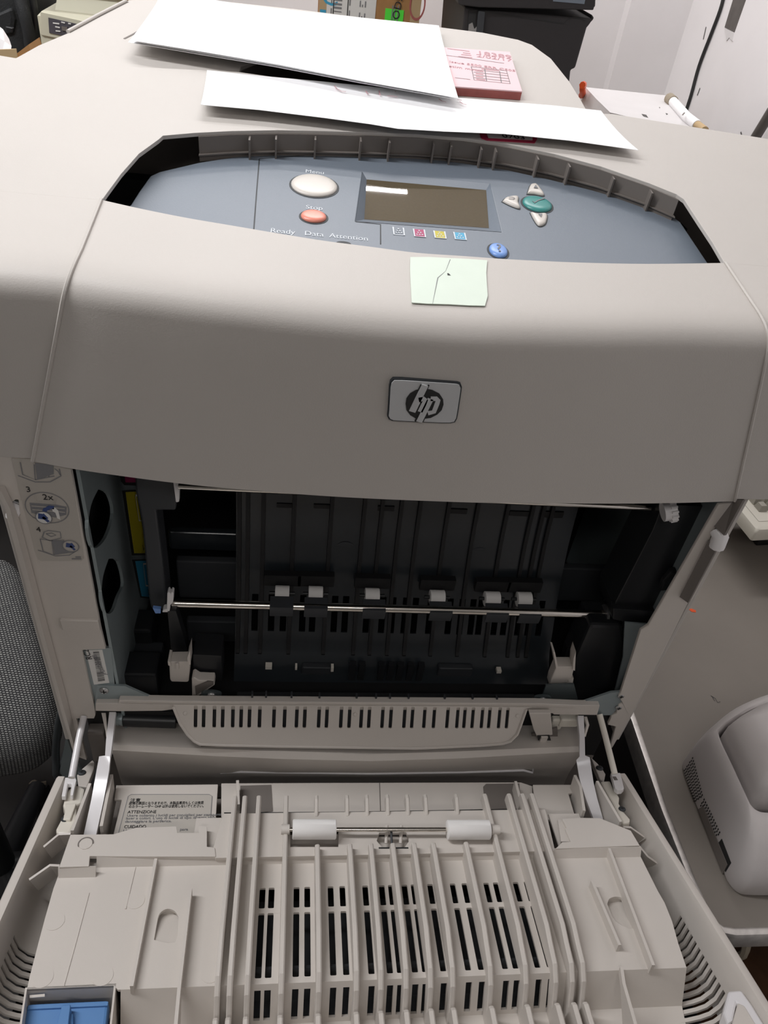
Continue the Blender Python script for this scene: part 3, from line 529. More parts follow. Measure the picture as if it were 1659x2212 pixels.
for x in [p[0] for p in [(-0.0063,0.06,-0.0141),(0.0046,0.06,-0.0139),(0.0276,0.06,-0.0134),(0.0386,0.06,-0.0132),(0.0496,0.06,-0.013),(0.0617,0.06,-0.0127),(0.0739,0.06,-0.0125)]]:
    fbox('guide_tooth', YP(.052), (x-.004,x+.003), (-.024,.004), (-.002,.004), blk_m, pg)
fbox('side_guide', YP(.15), ([(-0.2209,0.107)][0][0],XG0), ([(-0.2031,0.0806)][0][1],[(-0.2015,0.1079)][0][1]), (-.01,.0), guide_m, pr, .003)
fbox('side_guide', YP(.13), ([(-0.2109,0.0797)][0][0],XG0), ([(-0.2039,0.0213)][0][1],[(-0.2005,0.0823)][0][1]), (-.01,.0), char_m, pr, .002)
fbox('side_guide', YP(.10), ([(-0.1995,0.0161)][0][0],XG0), ([(-0.2015,-0.021)][0][1],[(-0.1996,0.0145)][0][1]), (-.01,.0), char_m, pr, .002)
fbox('side_guide', YP(.13), (XG1,[(0.3099,0.0815)][0][0]), ([(0.3013,0.0319)][0][1],[(0.2843,0.0884)][0][1]), (-.01,.0), char_m, pr, .002)
# rows of exit rollers on their arms, and the steel shaft
sh = tube('steel_shaft', [(-0.2048,0.06,0.0884),(0.2733,0.06,0.0858)], .0047, steel_m, pr, 20)
e_ = Vector([(0.2719,0.06,0.0866)][0]); tube('shaft_flange', [e_, e_+Vector((.003,0,0))], .011, screw_m, sh, 18)
for a in ([(-0.0982,0.085,0.0813),(-0.0825,0.085,0.0818)], [(-0.0616,0.085,0.0818),(-0.0457,0.085,0.0816)], [(0.0014,0.085,0.081),(0.0176,0.085,0.0808)], [(0.0752,0.085,0.0806),(0.0922,0.085,0.0812)], [(0.1386,0.085,0.0804),(0.1564,0.085,0.0811)], [(0.1766,0.085,0.081),(0.1935,0.085,0.0816)]):
    A_, B_ = Vector(a[0]), Vector(a[1]); B_.z = A_.z
    e = tube('exit_roller', [A_,A_+Vector((.0004,0,0)),B_-Vector((.0004,0,0)),B_], [.0076,.0086,.0086,.0076], roll_m, pr, 20)
    mx_ = (A_.x+B_.x)/2
    tube('roller_axle', [A_-Vector((.006,0,0)),B_+Vector((.006,0,0))], .002, blk_m, e)
    sz = [(-0.2048,0.06,0.0884)][0][2]+(mx_-[(-0.2048,0.06,0.0884)][0][0])*(-.006/.47)
    loft('roller_arm', [[(mx_-.0125,.0555,sz-.0105),(mx_+.0125,.0555,sz-.0105)],[(mx_-.0125,.0543,sz-.003),(mx_+.0125,.0543,sz-.003)],[(mx_-.0125,.0543,sz+.0045),(mx_+.0125,.0543,sz+.0045)],[(mx_-.0125,.068,sz+.0075),(mx_+.0125,.068,sz+.0075)]], char_m, e, thick=.002, smooth=10)
    fbox('roller_pocket', YP(.098), (mx_-.020,mx_+.020), (A_.z+.004,A_.z+.02), (-.002,.006), blk2_m, e)
# upper shaft under the hood
tube('upper_shaft', [(-0.1884,0.06,0.2475),(0.2724,0.06,0.2443)], .003, steel_m, pr)
# latches and springs at the foot of the bay
def latch(pts, wall_pts, name):
    a = plate(name, YP(.02), 0, pts, door_m, pr, t=.014, bevel=.0012)
    return a
l1 = latch([(-0.2059,0.0408),(-0.1853,0.042),(-0.1848,0.0335),(-0.1872,0.0079),(-0.1892,0.0062),(-0.2058,0.0067),(-0.207,0.0108)], None, 'left_latch'); l1['label'] = 'pale latch at the left foot of the bay'
for pp in ([(-0.2067,0.0439),(-0.2043,0.0432),(-0.2038,0.0362),(-0.2066,0.0377)], [(-0.1863,0.0504),(-0.1827,0.0641),(-0.1835,0.0397),(-0.186,0.0381)]): plate('latch_wing', YP(.018), 0, pp, door_m, l1, t=.016)
fbox('latch_rib', YP(.02), ([(-0.1983,0.0253),(-0.1959,0.0254)][0][0],[(-0.1959,0.0254)][0][0]), ([(-0.197,0.0317)][0][1],[(-0.1963,0.0418)][0][1]), (0,.0025), door_m, l1)
plate('dark_arm', YP(.05), 0, [(-0.2083,0.087),(-0.1998,0.0873),(-0.1917,0.0274),(-0.1925,0.0032),(-0.2092,0.0029)], blk_m, l1, t=.012)
r1 = latch([(0.2183,0.0414),(0.2382,0.0418),(0.2401,0.0369),(0.2442,0.0044),(0.2198,0.0041),(0.2183,0.0162)], None, 'right_latch'); r1['label'] = 'pale latch at the right foot of the bay'
for pp in ([(0.2066,0.0695),(0.2089,0.0688),(0.2199,0.0415),(0.2186,0.0381)], [(0.2331,0.0581),(0.2322,0.0709),(0.2406,0.0369),(0.2375,0.0385)], [(0.2387,0.0182),(0.2428,0.0234),(0.2448,0.0123),(0.2403,-0.008),(0.2365,-0.0045)]): plate('latch_wing', YP(.018), 0, pp, door_m, r1, t=.014)
plate('dark_arm', YP(.06), 0, [(0.2491,-0.009),(0.2455,0.0257),(0.2535,0.0671),(0.2707,0.0834),(0.2991,0.0724),(0.2959,0.0561),(0.2641,0.0304),(0.2602,-0.0088)], blk_m, r1, t=.012)
wd_ = plate('wedge_stop', YP(.016), 0, [(-0.1832,0.0181),(-0.1807,0.0205),(-0.1756,0.015),(-0.1599,0.0144),(-0.1592,0.0071),(-0.1799,-0.0157),(-0.1845,-0.0175)], door_m, pr, t=.012, bevel=.001)
plate('wedge_face', YP(.0145), 0, [(-0.1802,0.0055),(-0.1666,0.0147),(-0.1603,0.014),(-0.1604,0.0099),(-0.18,-0.0094)], taupe_m, wd_, t=.002)
plate('dark_block', YP(.03), 0, [(-0.1822,0.0412),(-0.1526,0.0395),(-0.1528,-0.0032),(-0.1698,-0.0001),(-0.1836,0.0029)], blk_m, pr, t=.03, bevel=.002)
for px, r_ in (([(-0.1621,0.0028)][0],.0045),([(0.2089,-0.0005)][0],.004)):
    fp = plate('foot_plate', YP(.006), 0, ell(px[0],px[2] if len(px)>2 else px[1],.011,.006,20), shaded_zinc_m, pr, t=.003)
    screw('screw', YP(.006), px[0], px[2] if len(px)>2 else px[1], r_, 0, fp)
plate('foot_plate', YP(.012), 0, [(0.2104,0.0181),(0.2426,0.0203),(0.2575,-0.0129),(0.211,-0.017)], shaded_zinc_m, pr, t=.002)
for a, b_, m_ in (([(-0.2786,0.09,0.0125),(-0.2371,0.09,-0.0438)],.10,blk_m),([(-0.2754,0.06,-0.0095),(-0.2247,0.06,-0.0371)],.05,char_m),([(-0.2656,0.03,0.0096),(-0.2223,0.03,-0.0296)],.04,blk_m)):
    fbox('dark_housing', YP(a[0][1]), (a[0][0],a[1][0]), (a[1][2],a[0][2]), (-.03,.004), m_, pr, .003)
plate('dark_housing', YP(.04), 0, [(0.2489,0.0165),(0.2493,0.0899),(0.2872,0.0894),(0.3034,0.0514),(0.3191,-0.0362),(0.281,-0.0518),(0.265,-0.0369)], blk_m, pr, t=.04, bevel=.004)
box('front_sill', (-.135,.2), (.003,.012), (-.006,.002), blk_m, pr, .001)
for p in [(-0.1182,0.004,0.0083),(-0.1034,0.004,0.0085),(-0.076,0.004,0.008),(-0.0457,0.004,0.0067),(-0.0049,0.004,0.0056),(0.0166,0.004,0.0058),(0.0321,0.004,0.006),(0.0529,0.004,0.0055),(0.0938,0.004,0.0051),(0.1255,0.004,0.0055),(0.1536,0.004,0.0041)]:
    fbox('sill_notch', YP(.003), (p[0]-.001,p[0]+.001), (p[2]-.003,p[2]+.003), (-.003,.002), char_m, pr)
# ---- lip below the opening: bar, slotted plate, registration cover
bar = plate('front_bar', YP(-.004), 0, [(-0.2809,0.0002),(-0.2578,0.0005),(-0.2562,0.0062),(-0.2017,0.0052),(0.1979,0.0053),(0.2488,0.0024),(0.274,0.0026),(0.2764,-0.0162),(0.224,-0.0157),(0.2222,-0.013),(0.1914,-0.0079),(-0.2027,-0.0098),(-0.2135,-0.0124),(-0.2579,-0.0136),(-0.2826,-0.013)], door_m, pr, t=.008, bevel=.001)
lines('bar_edge', YP(-.004), .0004, [[(-0.2544,0.0013),(-0.202,0.0002),(0.1949,0.0001),(0.2448,-0.003)]], .0012, door_m, bar)
SS = []
for cx, y0, y1 in [(350+x/2.552, 1524+(x-185)*.0033, 1562.5+(x-185)*.0036) for x in (185,230,288,334,391,437,482,539,618,676,742,787,865,909,988,1033,1099,1142,1216,1262,1337,1380,1447,1500,1575,1630)]:
    SS.append((cx,y0,y1))
sx = [p[0] for p in [(-0.1775,-0.0124),(-0.169,-0.0124),(-0.1577,-0.0123),(-0.1489,-0.0123),(-0.1381,-0.0122),(-0.1293,-0.0122),(-0.1204,-0.0121),(-0.1095,-0.0126),(-0.0941,-0.0125),(-0.0826,-0.0125),(-0.0695,-0.013),(-0.0608,-0.0129),(-0.0453,-0.0128),(-0.0367,-0.0128),(-0.021,-0.0133),(-0.0118,-0.0132),(0.0013,-0.0132),(0.01,-0.0131),(0.0249,-0.0131),(0.0342,-0.013),(0.0495,-0.013),(0.0583,-0.0129),(0.072,-0.0129),(0.0829,-0.0128),(0.0982,-0.0127),(0.1096,-0.0127),(0.1177,-0.0126),(0.1271,-0.0126),(0.1379,-0.0125),(0.1463,-0.0125),(0.1578,-0.0125),(0.167,-0.0124)]]
q0, q1 = [(-0.0403,-0.0015)][0][1], [(-0.0391,-0.027)][0][1]
sl = plate('slotted_lip', SLOT, 0, [(-0.2021,0.0012),(0.195,-0.0011),(0.1882,-0.0028),(0.1835,-0.0224),(0.1803,-0.0337),(0.1729,-0.0422),(0.164,-0.0451),(0.1399,-0.0473),(0.0657,-0.0507),(-0.0073,-0.0495),(-0.0888,-0.0483),(-0.1536,-0.0467),(-0.1723,-0.0456),(-0.1787,-0.0418),(-0.1857,-0.0343),(-0.1936,-0.0215),(-0.2011,-0.002)], door_m, pr, t=.0025, bevel=.0006, holes=[rrect(x-.0019,x+.0019,q1,q0,.0012,2) for x in sx])
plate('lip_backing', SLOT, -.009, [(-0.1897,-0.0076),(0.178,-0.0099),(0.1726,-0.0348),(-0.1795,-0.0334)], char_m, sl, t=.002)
tube('lip_edge', [SLOT @ Vector((p[0],p[1],.0006)) for p in [(-0.2011,-0.002),(-0.1936,-0.0215),(-0.1857,-0.0343),(-0.1787,-0.0418),(-0.1723,-0.0456),(-0.1536,-0.0467),(-0.0888,-0.0483),(-0.0073,-0.0495),(0.0657,-0.0507),(0.1399,-0.0473),(0.164,-0.0451),(0.1729,-0.0422),(0.1803,-0.0337),(0.1835,-0.0224),(0.1882,-0.0028)]], .0016, door_m, sl, 6)
for p in [(-0.1884,-0.0103),(-0.0058,-0.0105),(0.1787,-0.0112)]: dome('rivet', SLOT, p[0], p[1], .0024, .0024, 0, .0015, door_m, sl, n=12)
rcv = loft('registration_cover', [[(-0.2692,0.012,-0.0621),(-0.1838,0.012,-0.0626),(-0.1319,0.012,-0.0633),(0.0179,0.012,-0.0654),(0.1289,0.012,-0.0658),(0.2199,0.012,-0.0645),(0.2718,0.012,-0.0652)], [(-0.2665,-0.02,-0.0527),(-0.1556,-0.026,-0.0515),(-0.0886,-0.03,-0.0498),(0.0142,-0.032,-0.0534),(0.1202,-0.029,-0.052),(0.2078,-0.024,-0.0534),(0.2681,-0.018,-0.0591)], [(-0.2668,-0.021,-0.0565),(-0.1554,-0.029,-0.0558),(-0.0884,-0.033,-0.0551),(0.0144,-0.035,-0.057),(0.1206,-0.032,-0.0567),(0.2078,-0.027,-0.0563),(0.2675,-0.02,-0.0628)], [(-0.2653,-0.02,-0.0941),(-0.1732,-0.026,-0.0915),(-0.0878,-0.031,-0.0887),(0.0175,-0.033,-0.0872),(0.1268,-0.03,-0.0892),(0.2143,-0.026,-0.0865),(0.2646,-0.019,-0.0964)], [(-0.2668,-0.014,-0.1167),(-0.1756,-0.014,-0.1165),(-0.0877,-0.014,-0.1213),(0.0221,-0.014,-0.1233),(0.1349,-0.014,-0.1212),(0.2234,-0.014,-0.1126),(0.2673,-0.014,-0.1182)], [(-0.2676,-0.008,-0.152),(-0.1782,-0.006,-0.1566),(-0.0873,-0.006,-0.1567),(0.0259,-0.006,-0.157),(0.1426,-0.006,-0.1573),(0.2364,-0.006,-0.1584),(0.2723,-0.008,-0.1576)]], door_m, pr, thick=.003, smooth=24)
loft('cover_end', [[(-0.2692,0.012,-0.0621),(-0.2664,-0.021,-0.0538),(-0.2676,-0.008,-0.152)], [(-0.2764,0.04,-0.0981),(-0.2795,0.04,-0.1268),(-0.271,0.03,-0.1612)]], door_m, rcv, thick=.002)
tube('wire_bar', [(-0.1514,-0.024,-0.0941),(-0.1514,-0.026,-0.0995),(-0.1449,-0.028,-0.0942),(-0.129,-0.032,-0.0867),(0.0171,-0.036,-0.0851),(0.1261,-0.033,-0.0882),(0.1995,-0.03,-0.0898),(0.2133,-0.028,-0.0984),(0.2125,-0.026,-0.0905)], .0016, arm_m, rcv, 8)
plate('cover_notch_shade', YP(-.024), 0, [(-0.172,-0.0474),(-0.1472,-0.0492),(-0.1475,-0.0593),(-0.1724,-0.0574)], taupe_m, rcv, t=.002)  # flat plate, its darker colour stands for the shade inside the notch
tb = plate('cover_tab', YP(-.012), 0, [(0.1898,-0.0018),(0.2151,-0.0016),(0.2284,-0.0445),(0.2104,-0.0483),(0.2021,-0.0324)], door_m, rcv, t=.006, bevel=.001)
plate('cover_recess', YP(-.006), 0, [(0.2059,-0.0518),(0.234,-0.0385),(0.2471,-0.0839),(0.2199,-0.0858)], taupe_m, rcv, t=.002)
plate('tab_window', YP(-.0125), .0003, [(0.2094,-0.0447),(0.2242,-0.0437),(0.2286,-0.0542),(0.2136,-0.0551)], lpd_m, tb, t=.001)
fbox('tab_foot', YP(-.013), ([(0.2144,-0.0496)][0][0],[(0.2222,-0.0496)][0][0]), ([(0.2173,-0.0544)][0][1],[(0.2149,-0.0449)][0][1]), (-.001,.002), door_m, tb)
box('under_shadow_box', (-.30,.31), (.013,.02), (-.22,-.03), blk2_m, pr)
fbox('side_block', YP(.004), ([(-0.299,-0.081)][0][0],[(-0.2809,-0.081)][0][0]), ([(-0.304,-0.1188)][0][1],[(-0.2964,-0.061)][0][1]), (-.02,.004), taupe_m, pr, .002)
for a in ([(0.2373,0.004,-0.029),(0.2607,0.004,-0.0438)], [(0.2285,0.006,-0.032),(0.243,0.006,-0.0525)]):
    fbox('bearing_block', YP(a[0][1]), (a[0][0],a[1][0]), (a[1][2],a[0][2]), (-.008,.006), cream_m, pr, .002)
for k in range(4):
    p = [(-0.266,0.004,-0.038),(-0.2602,0.004,-0.0388)]; x_ = p[0][0]+(p[1][0]-p[0][0])*k/3; tube('bearing_ring', [(x_,.004,p[0][2]),(x_+.0022,.004,p[0][2])], .0072+.0006*(k%2), zinc_m, pr, 16)
tube('registration_roller', [(-0.2579,0.006,-0.0417),(-0.2024,0.006,-0.0449)], .0085, blk_m, pr, 18)
# slotted plates and white arms that hold the door
def strap(name, A, B_, m, th=.004, par=pr): return loft(name, [[a,b] for a,b in zip(A,B_)], m, par, thick=th, smooth=40)
strap('door_arm', [(-0.2696,-0.001,-0.0189),(-0.2692,-0.028,-0.0315),(-0.2688,-0.04,-0.0405),(-0.2747,-0.041,-0.0406),(-0.274,-0.056,-0.0407),(-0.274,-0.069,-0.0436),(-0.2741,-0.086,-0.0477),(-0.2758,-0.119,-0.057)], [(-0.2629,-0.001,-0.0188),(-0.2625,-0.028,-0.0315),(-0.2629,-0.04,-0.0387),(-0.2634,-0.041,-0.0406),(-0.2615,-0.056,-0.0408),(-0.2616,-0.069,-0.0437),(-0.2619,-0.086,-0.048),(-0.264,-0.119,-0.0574)], arm_m, -.005)
strap('door_arm', [(0.2553,-0.001,-0.0216),(0.2545,-0.022,-0.031),(0.2518,-0.042,-0.0411),(0.2479,-0.045,-0.0438),(0.2477,-0.06,-0.0478),(0.248,-0.069,-0.0498),(0.2512,-0.086,-0.0552),(0.2571,-0.104,-0.0639)], [(0.2626,-0.001,-0.0216),(0.2606,-0.022,-0.031),(0.2579,-0.042,-0.0392),(0.2622,-0.045,-0.0382),(0.2607,-0.06,-0.0402),(0.2632,-0.069,-0.05),(0.2635,-0.086,-0.0534),(0.269,-0.104,-0.0663)], arm_m, -.005)
strap('arm_link', [(0.2644,0.0,-0.0249),(0.2655,-0.01,-0.0268),(0.2615,-0.02,-0.0341)], [(0.2678,0.0,-0.0248),(0.2683,-0.01,-0.0268),(0.2637,-0.02,-0.0359)], door_m, -.003)
strap('arm_link', [(-0.2784,0.0,-0.022),(-0.2714,-0.018,-0.0295),(-0.2686,-0.028,-0.0349)], [(-0.274,0.0,-0.022),(-0.2695,-0.018,-0.0295),(-0.2672,-0.028,-0.0349)], door_m, -.003)
tube('strap_rod', [(-0.2975,0.0,-0.029),(-0.2984,-0.024,-0.036),(-0.2974,-0.064,-0.043)], .0036, arm_m, pr, 10)
tube('strap_rod', [(0.2816,0.0,-0.0201),(0.2862,-0.022,-0.0328),(0.2904,-0.06,-0.0482)], .0036, cream_m, pr, 10)

# ---- front door folded open, with its inner guide
GM = lambda x,q,w: GUIDE @ Vector((x,q,w))
DV0, DV1 = -.02, -.46
def rim_row(sgn, y):   # profile of the shell side at distance y along the door
    return [RIM @ Vector((sgn*px,y,pw)) for px, pw in ((.326,-.075),(.3265,-.001),(.3255,0),(.3215,0),(.320,-.004),(.318,-.030),(.314,-.044),(.306,-.053),(.297,-.057),(.285,-.060),(.262,-.061))]
SLOTV = [.213+.0074*k for k in range(32)]
ys = [-.035,-.12,-.19]
for v_ in SLOTV: ys += [-v_,-(v_+.0038)]
ys.append(DV1)
def is_slot(i,j): return i >= 3 and (i-3)%2 == 0 and 5 <= j <= 9
door = loft('front_door', [rim_row(-1,y) for y in ys], door_m, pr, thick=.0025, smooth=50, skip=is_slot)
loft('door_side', [rim_row(1,y) for y in ys], door_m, door, thick=-.0025, smooth=50, skip=is_slot)
fbox('door_shell', RIM, (-.31,.31), (DV1,-.05), (-.085,-.080), blk2_m, door)
fbox('door_front_edge', RIM, (-.3265,.3265), (DV1-.004,DV1), (-.085,0), door_m, door, .001)
UP, LO = -.010, -.020
pl_x0, pl_x1 = -.286, .287
QE, QS = [(-0.2025,0.1292)][0][1], .0115
SLX2 = [p[0] for p in [(-0.0976,0.0898),(-0.0892,0.0896),(-0.0659,0.089),(-0.0558,0.0887),(-0.0338,0.0881),(-0.0226,0.0878),(-0.0008,0.0877),(0.0152,0.0872),(0.0241,0.087),(0.0372,0.0871),(0.0462,0.0869),(0.0623,0.0869),(0.0845,0.0877),(0.0962,0.0884),(0.1179,0.0888),(0.1275,0.0885),(0.1475,0.0895),(0.1587,0.0897)]]
qa = [p[1] for p in [(-0.0965,0.1002),(-0.0973,0.0797),(-0.0975,0.0748),(-0.0982,0.0166)]]
H = []
for x in SLX2: H += [rrect(x-.0027,x+.0027,qa[1],qa[0],.0008,2), rrect(x-.0027,x+.0027,qa[3],qa[2],.0008,2)]
scoopL = [(-0.1891,0.053),(-0.1891,0.0722),(-0.1873,0.0787),(-0.182,0.0817),(-0.176,0.0798),(-0.1721,0.0752),(-0.1709,0.0695),(-0.171,0.0504)]
scoopR = [(0.2328,0.0745),(0.2366,0.0798),(0.2431,0.082),(0.2493,0.0809),(0.2518,0.0764),(0.2528,0.0716),(0.2503,0.0498),(0.2348,0.0571)]
lowL = [(-.286,QE+.002)]+[(-0.2873,0.1042),(-0.2866,0.0773),(-0.2856,0.0521),(-0.2843,0.0248),(-0.2834,0.0147),(-0.2151,0.015)]
gp_ = plate('guide_plate', GUIDE, LO, lowL + [(-.211,QS),(.285,QS)] + [(0.287,0.0329),(0.2906,0.0554),(0.2913,0.0743),(0.2897,0.0862)] + [(.287,QE+.002)], door_m, door, t=.003, holes=H+[rounded(scoopL,3),rounded(scoopR,3)], bevel=.0006)
for s_ in (scoopL,scoopR):
    qs = [p[1] for p in s_]; x0, x1 = min(p[0] for p in s_)-.002, max(p[0] for p in s_)+.002; qt, qb = max(qs)+.001, min(qs)
    loft('finger_scoop', [[GM(x0,qt,LO-.002),GM(x1,qt,LO-.002)],[GM(x0,qt-.001,LO-.008),GM(x1,qt-.001,LO-.008)],[GM(x0,qb,LO-.0012),GM(x1,qb,LO-.0012)]], door_m, gp_, thick=-.001, smooth=5)
# recess behind the slots
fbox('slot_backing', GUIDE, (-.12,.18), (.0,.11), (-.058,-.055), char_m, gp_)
# upper plate with the cut-outs for the two rollers
rA = [(-0.0731,0.1583),(-0.0247,0.1575),(-0.0256,0.1359),(-0.0728,0.1368)]; rB = [(0.0871,0.1551),(0.1338,0.1543),(0.1319,0.1454),(0.0856,0.1462)]
rC = [(0.0168,0.1518),(0.0443,0.1514),(0.046,0.1415),(0.0404,0.1341),(0.0181,0.1345),(0.0132,0.1421)]
up_ = plate('upper_guide', GUIDE, UP, [(-0.1407,0.1772),(0.1981,0.1779),(0.1977,0.1696),(0.1941,0.1295),(0.1928,0.1268),(-0.1435,0.1259),(-0.1476,0.1326),(-0.1444,0.1535)], door_m, door, t=.004, holes=[rA,rB,rC], bevel=.0006)
plate('upper_guide_wing', GUIDE, UP+.001, [(-0.2838,0.1536),(-0.2437,0.1534),(-0.2245,0.1605),(-0.1852,0.1615),(-0.1832,0.1539),(-0.1627,0.1536),(-0.1633,0.1623),(-0.1555,0.161),(-0.153,0.1376),(-0.1454,0.1364),(-0.1435,0.1267),(-0.2023,0.1279),(-0.2602,0.1296),(-0.2585,0.1188),(-0.2847,0.1184)], door_m, door, t=.004, bevel=.0006)
plate('upper_guide_wing', GUIDE, UP+.001, [(0.2125,0.165),(0.2142,0.1539),(0.2123,0.1528),(0.2132,0.1365),(0.2037,0.1361),(0.1946,0.1287),(0.2854,0.1307),(0.2829,0.1488),(0.2545,0.165),(0.2312,0.1659)], door_m, door, t=.004, bevel=.0006)
for a_ in (.203,-.168): fbox('guide_backing', GUIDE, (a_,a_+.034), (QE-.002,.178), (-.020,-.0175), door_m, door)
plate('wing_slot', GUIDE, UP-.002, [(0.2089,0.1663),(0.2196,0.1662),(0.2141,0.1388),(0.2042,0.139)], door_m, door, t=.003)
loft('guide_step', [[GM(x,QE,UP),GM(x,QE-.004,LO)] for x in (-.254,-.205,-.1,0,.1,.2,.287)], door_m, door, thick=.001)
loft('guide_step', [[GM(x,[(-0.2345,0.119)][0][1],UP),GM(x,[(-0.2345,0.119)][0][1]-.004,LO)] for x in (-.286,-.27,-.2525)], door_m, door, thick=.001)
for seg in ([(-0.2548,0.0992),(-0.2548,0.0552),(-0.2552,0.0158)], [(-0.2185,0.1245),(-0.2189,0.1024),(-0.2191,0.0823)]): line('mould_line', GUIDE, LO+.0007, seg, .0012, door_m, gp_, t=.0009)
for px_ in [(-0.2776,0.0727),(-0.2737,0.0236),(-0.2258,0.0233),(-0.2122,0.0907),(-0.1375,0.0223)]: plate('ejector_mark', GUIDE, LO+.00035, ell(px_[0],px_[1],.0085,.0085,24), door_m, gp_, t=.0005)
plate('dimple', GUIDE, UP+.0016, ell(*[(-0.2671,0.1429)][0],.0062,.0062,24), door_m, door, t=.0012)
lines('dimple_edge', GUIDE, UP+.0018, [ell(*[(-0.2671,0.1429)][0],.0066,.0066,24)[:15]], .0012, taupe_m, door)
# step down to the lower plate, with its own slots
qlow = -.002
d_ = Vector((0,QS-qlow,LO+.056)); O_ = GM(0,qlow,-.056); top_ = GM(0,QS,LO)
STEP = FRM(O_, (1,0,0), top_-O_); sh_ = (top_-O_).length
plate('step_wall', STEP, 0, rect(-.209,.285,0,sh_), door_m, door, t=.003, holes=[rect(x-.0027,x+.0027,.004,sh_-.006) for x in SLX2])
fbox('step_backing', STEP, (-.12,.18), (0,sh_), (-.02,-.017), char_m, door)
plate('lower_plate', GUIDE, -.056, [(-.205,qlow),(.285,qlow),(.272,-.06),(.24,-.14),(-.205,-.14)], door_m, door, t=.003)
lines('wear_mark', GUIDE, -.0557, [[(-0.1016,0.0088),(0.129,0.0047)]], .0015, taupe_m, door)
# ribs over the guide
RX = [p[0] for p in [(-0.1304,0.0049),(-0.1203,0.0045),(-0.106,0.004),(-0.0779,0.0029),(-0.0467,0.0017),(-0.0149,0.0005),(0.0059,-0.0003),(0.0275,-0.0011),(0.0487,-0.0011),(0.0681,-0.0011),(0.1014,0.0042),(0.1329,0.0031),(0.1597,0.0021),(0.1747,0.0016),(0.1851,0.0012)]]
def rib(name, prof, th):
    n = len(prof)   # (q, crest, foot)
    v, fs = [], []
    for q_, c_, f_ in prof:
        v += [GM(-th/2-.0003,q_,f_),GM(-th/2,q_,c_-.0012),GM(-th/4,q_,c_),GM(th/4,q_,c_),GM(th/2,q_,c_-.0012),GM(th/2+.0003,q_,f_)]
    for i in range(n-1):
        for k in range(5): fs.append((6*i+k,6*i+k+1,6*i+k+7,6*i+k+6))
    fs += [tuple(range(6)), tuple(range(6*n-6,6*n))]
    return mesh_obj(name, v, fs, door_m, door, smooth=20)
LOW = [(.052,.000,LO-.001),(.044,.0,LO-.001),(.030,-.004,LO-.001),(.0125,-.0075,LO-.001),(.002,-.018,-.045),(-.004,-.034,-.057),(-.0075,-.040,-.057),(-.0085,-.030,-.057),(-.0115,-.028,-.057),(-.14,-.033,-.057)]
full = [(.193,-.006,UP-.003),(.1915,-.001,UP-.003),(.188,0,UP-.003),(QE+.001,0,UP-.003),(QE-.001,0,LO-.001)]+LOW
lower = [(QE+.004,-.008,UP-.003),(QE+.003,-.001,UP-.003),(QE,0,UP-.003),(QE-.001,0,LO-.001)]+LOW
upper = [(.193,-.006,UP-.003),(.1915,-.001,UP-.003),(.186,0,UP-.003),(.178,-.004,UP-.003),(.172,-.0095,UP-.003)]
r_full = rib('guide_rib', full, .0046); r_low = rib('guide_rib', lower, .0046); r_up = rib('guide_rib', upper, .0036)
usedf = usedl = usedu = False
for i, x in enumerate(RX):
    if i in (0,1,2,3,11,12,13,14):
        o = r_full if not usedf else copy_piece(r_full); usedf = True; o.location.x = x
        if o is not r_full: o.location = (x,0,0)
    else:
        o = r_low if not usedl else copy_piece(r_low); usedl = True; o.location = (x,0,0)
        o = r_up if not usedu else copy_piece(r_up); usedu = True; o.location = (x,0,0)
# white rollers on their rod
rl = [(-0.0711,0.1481),(-0.0282,0.1474),(0.0838,0.145),(0.1277,0.1443)]
rod = tube('roller_rod', [GM(rl[0][0]-.006,rl[0][1],.001),GM(rl[3][0]+.007,rl[3][1],.001)], .0022, steel_m, door, 12)
for a, b in ((rl[0],rl[1]),(rl[2],rl[3])):
    e = tube('pinch_roller', [GM(a[0],a[1],.001),GM(a[0]+.0007,a[1],.001),GM(b[0]-.0007,b[1],.001),GM(b[0],b[1],.001)], [.0085,.0094,.0094,.0085], roll_m, door, 28)
for x, q_ in ((rl[0][0]-.007,rl[0][1]),(rl[3][0]+.006,rl[3][1])): tube('roller_bearing', [GM(x-.004,q_,.001),GM(x+.004,q_,.001)], .0048, door_m, door, 16)
fbox('roller_pocket', GUIDE, (rA[0][0],rA[1][0]), (rA[2][1],rA[0][1]), (-.022,-.020), door_m, door); fbox('roller_pocket', GUIDE, (rB[0][0],rB[1][0]), (rB[2][1],rB[0][1]), (-.022,-.020), door_m, door)
fbox('sensor_pocket', GUIDE, ([(0.0123,0.1427)][0][0],[(0.047,0.142)][0][0]), ([(0.0291,0.1332)][0][1],[(0.0311,0.1527)][0][1]), (-.02,-.018), door_m, door)
for px in ([(0.0239,0.155),(0.0225,0.1402)], [(0.0387,0.1547),(0.0371,0.14)]): tube('clear_finger', [GM(px[0][0],px[0][1],-.004),GM(px[1][0],px[1][1],-.012)], .0018, door_m, door, 8)
tube('sensor_flag', [GM(*[(0.0278,0.1481)][0],-.002),GM(*[(0.0272,0.1427)][0],-.003),GM(*[(0.0276,0.1277)][0],-.010)], .0012, char_m, door, 8)
line('sensor_slot', GUIDE, UP+.0003, [(0.0143,0.1335),(0.044,0.133)], .0016, lpd_m, door)
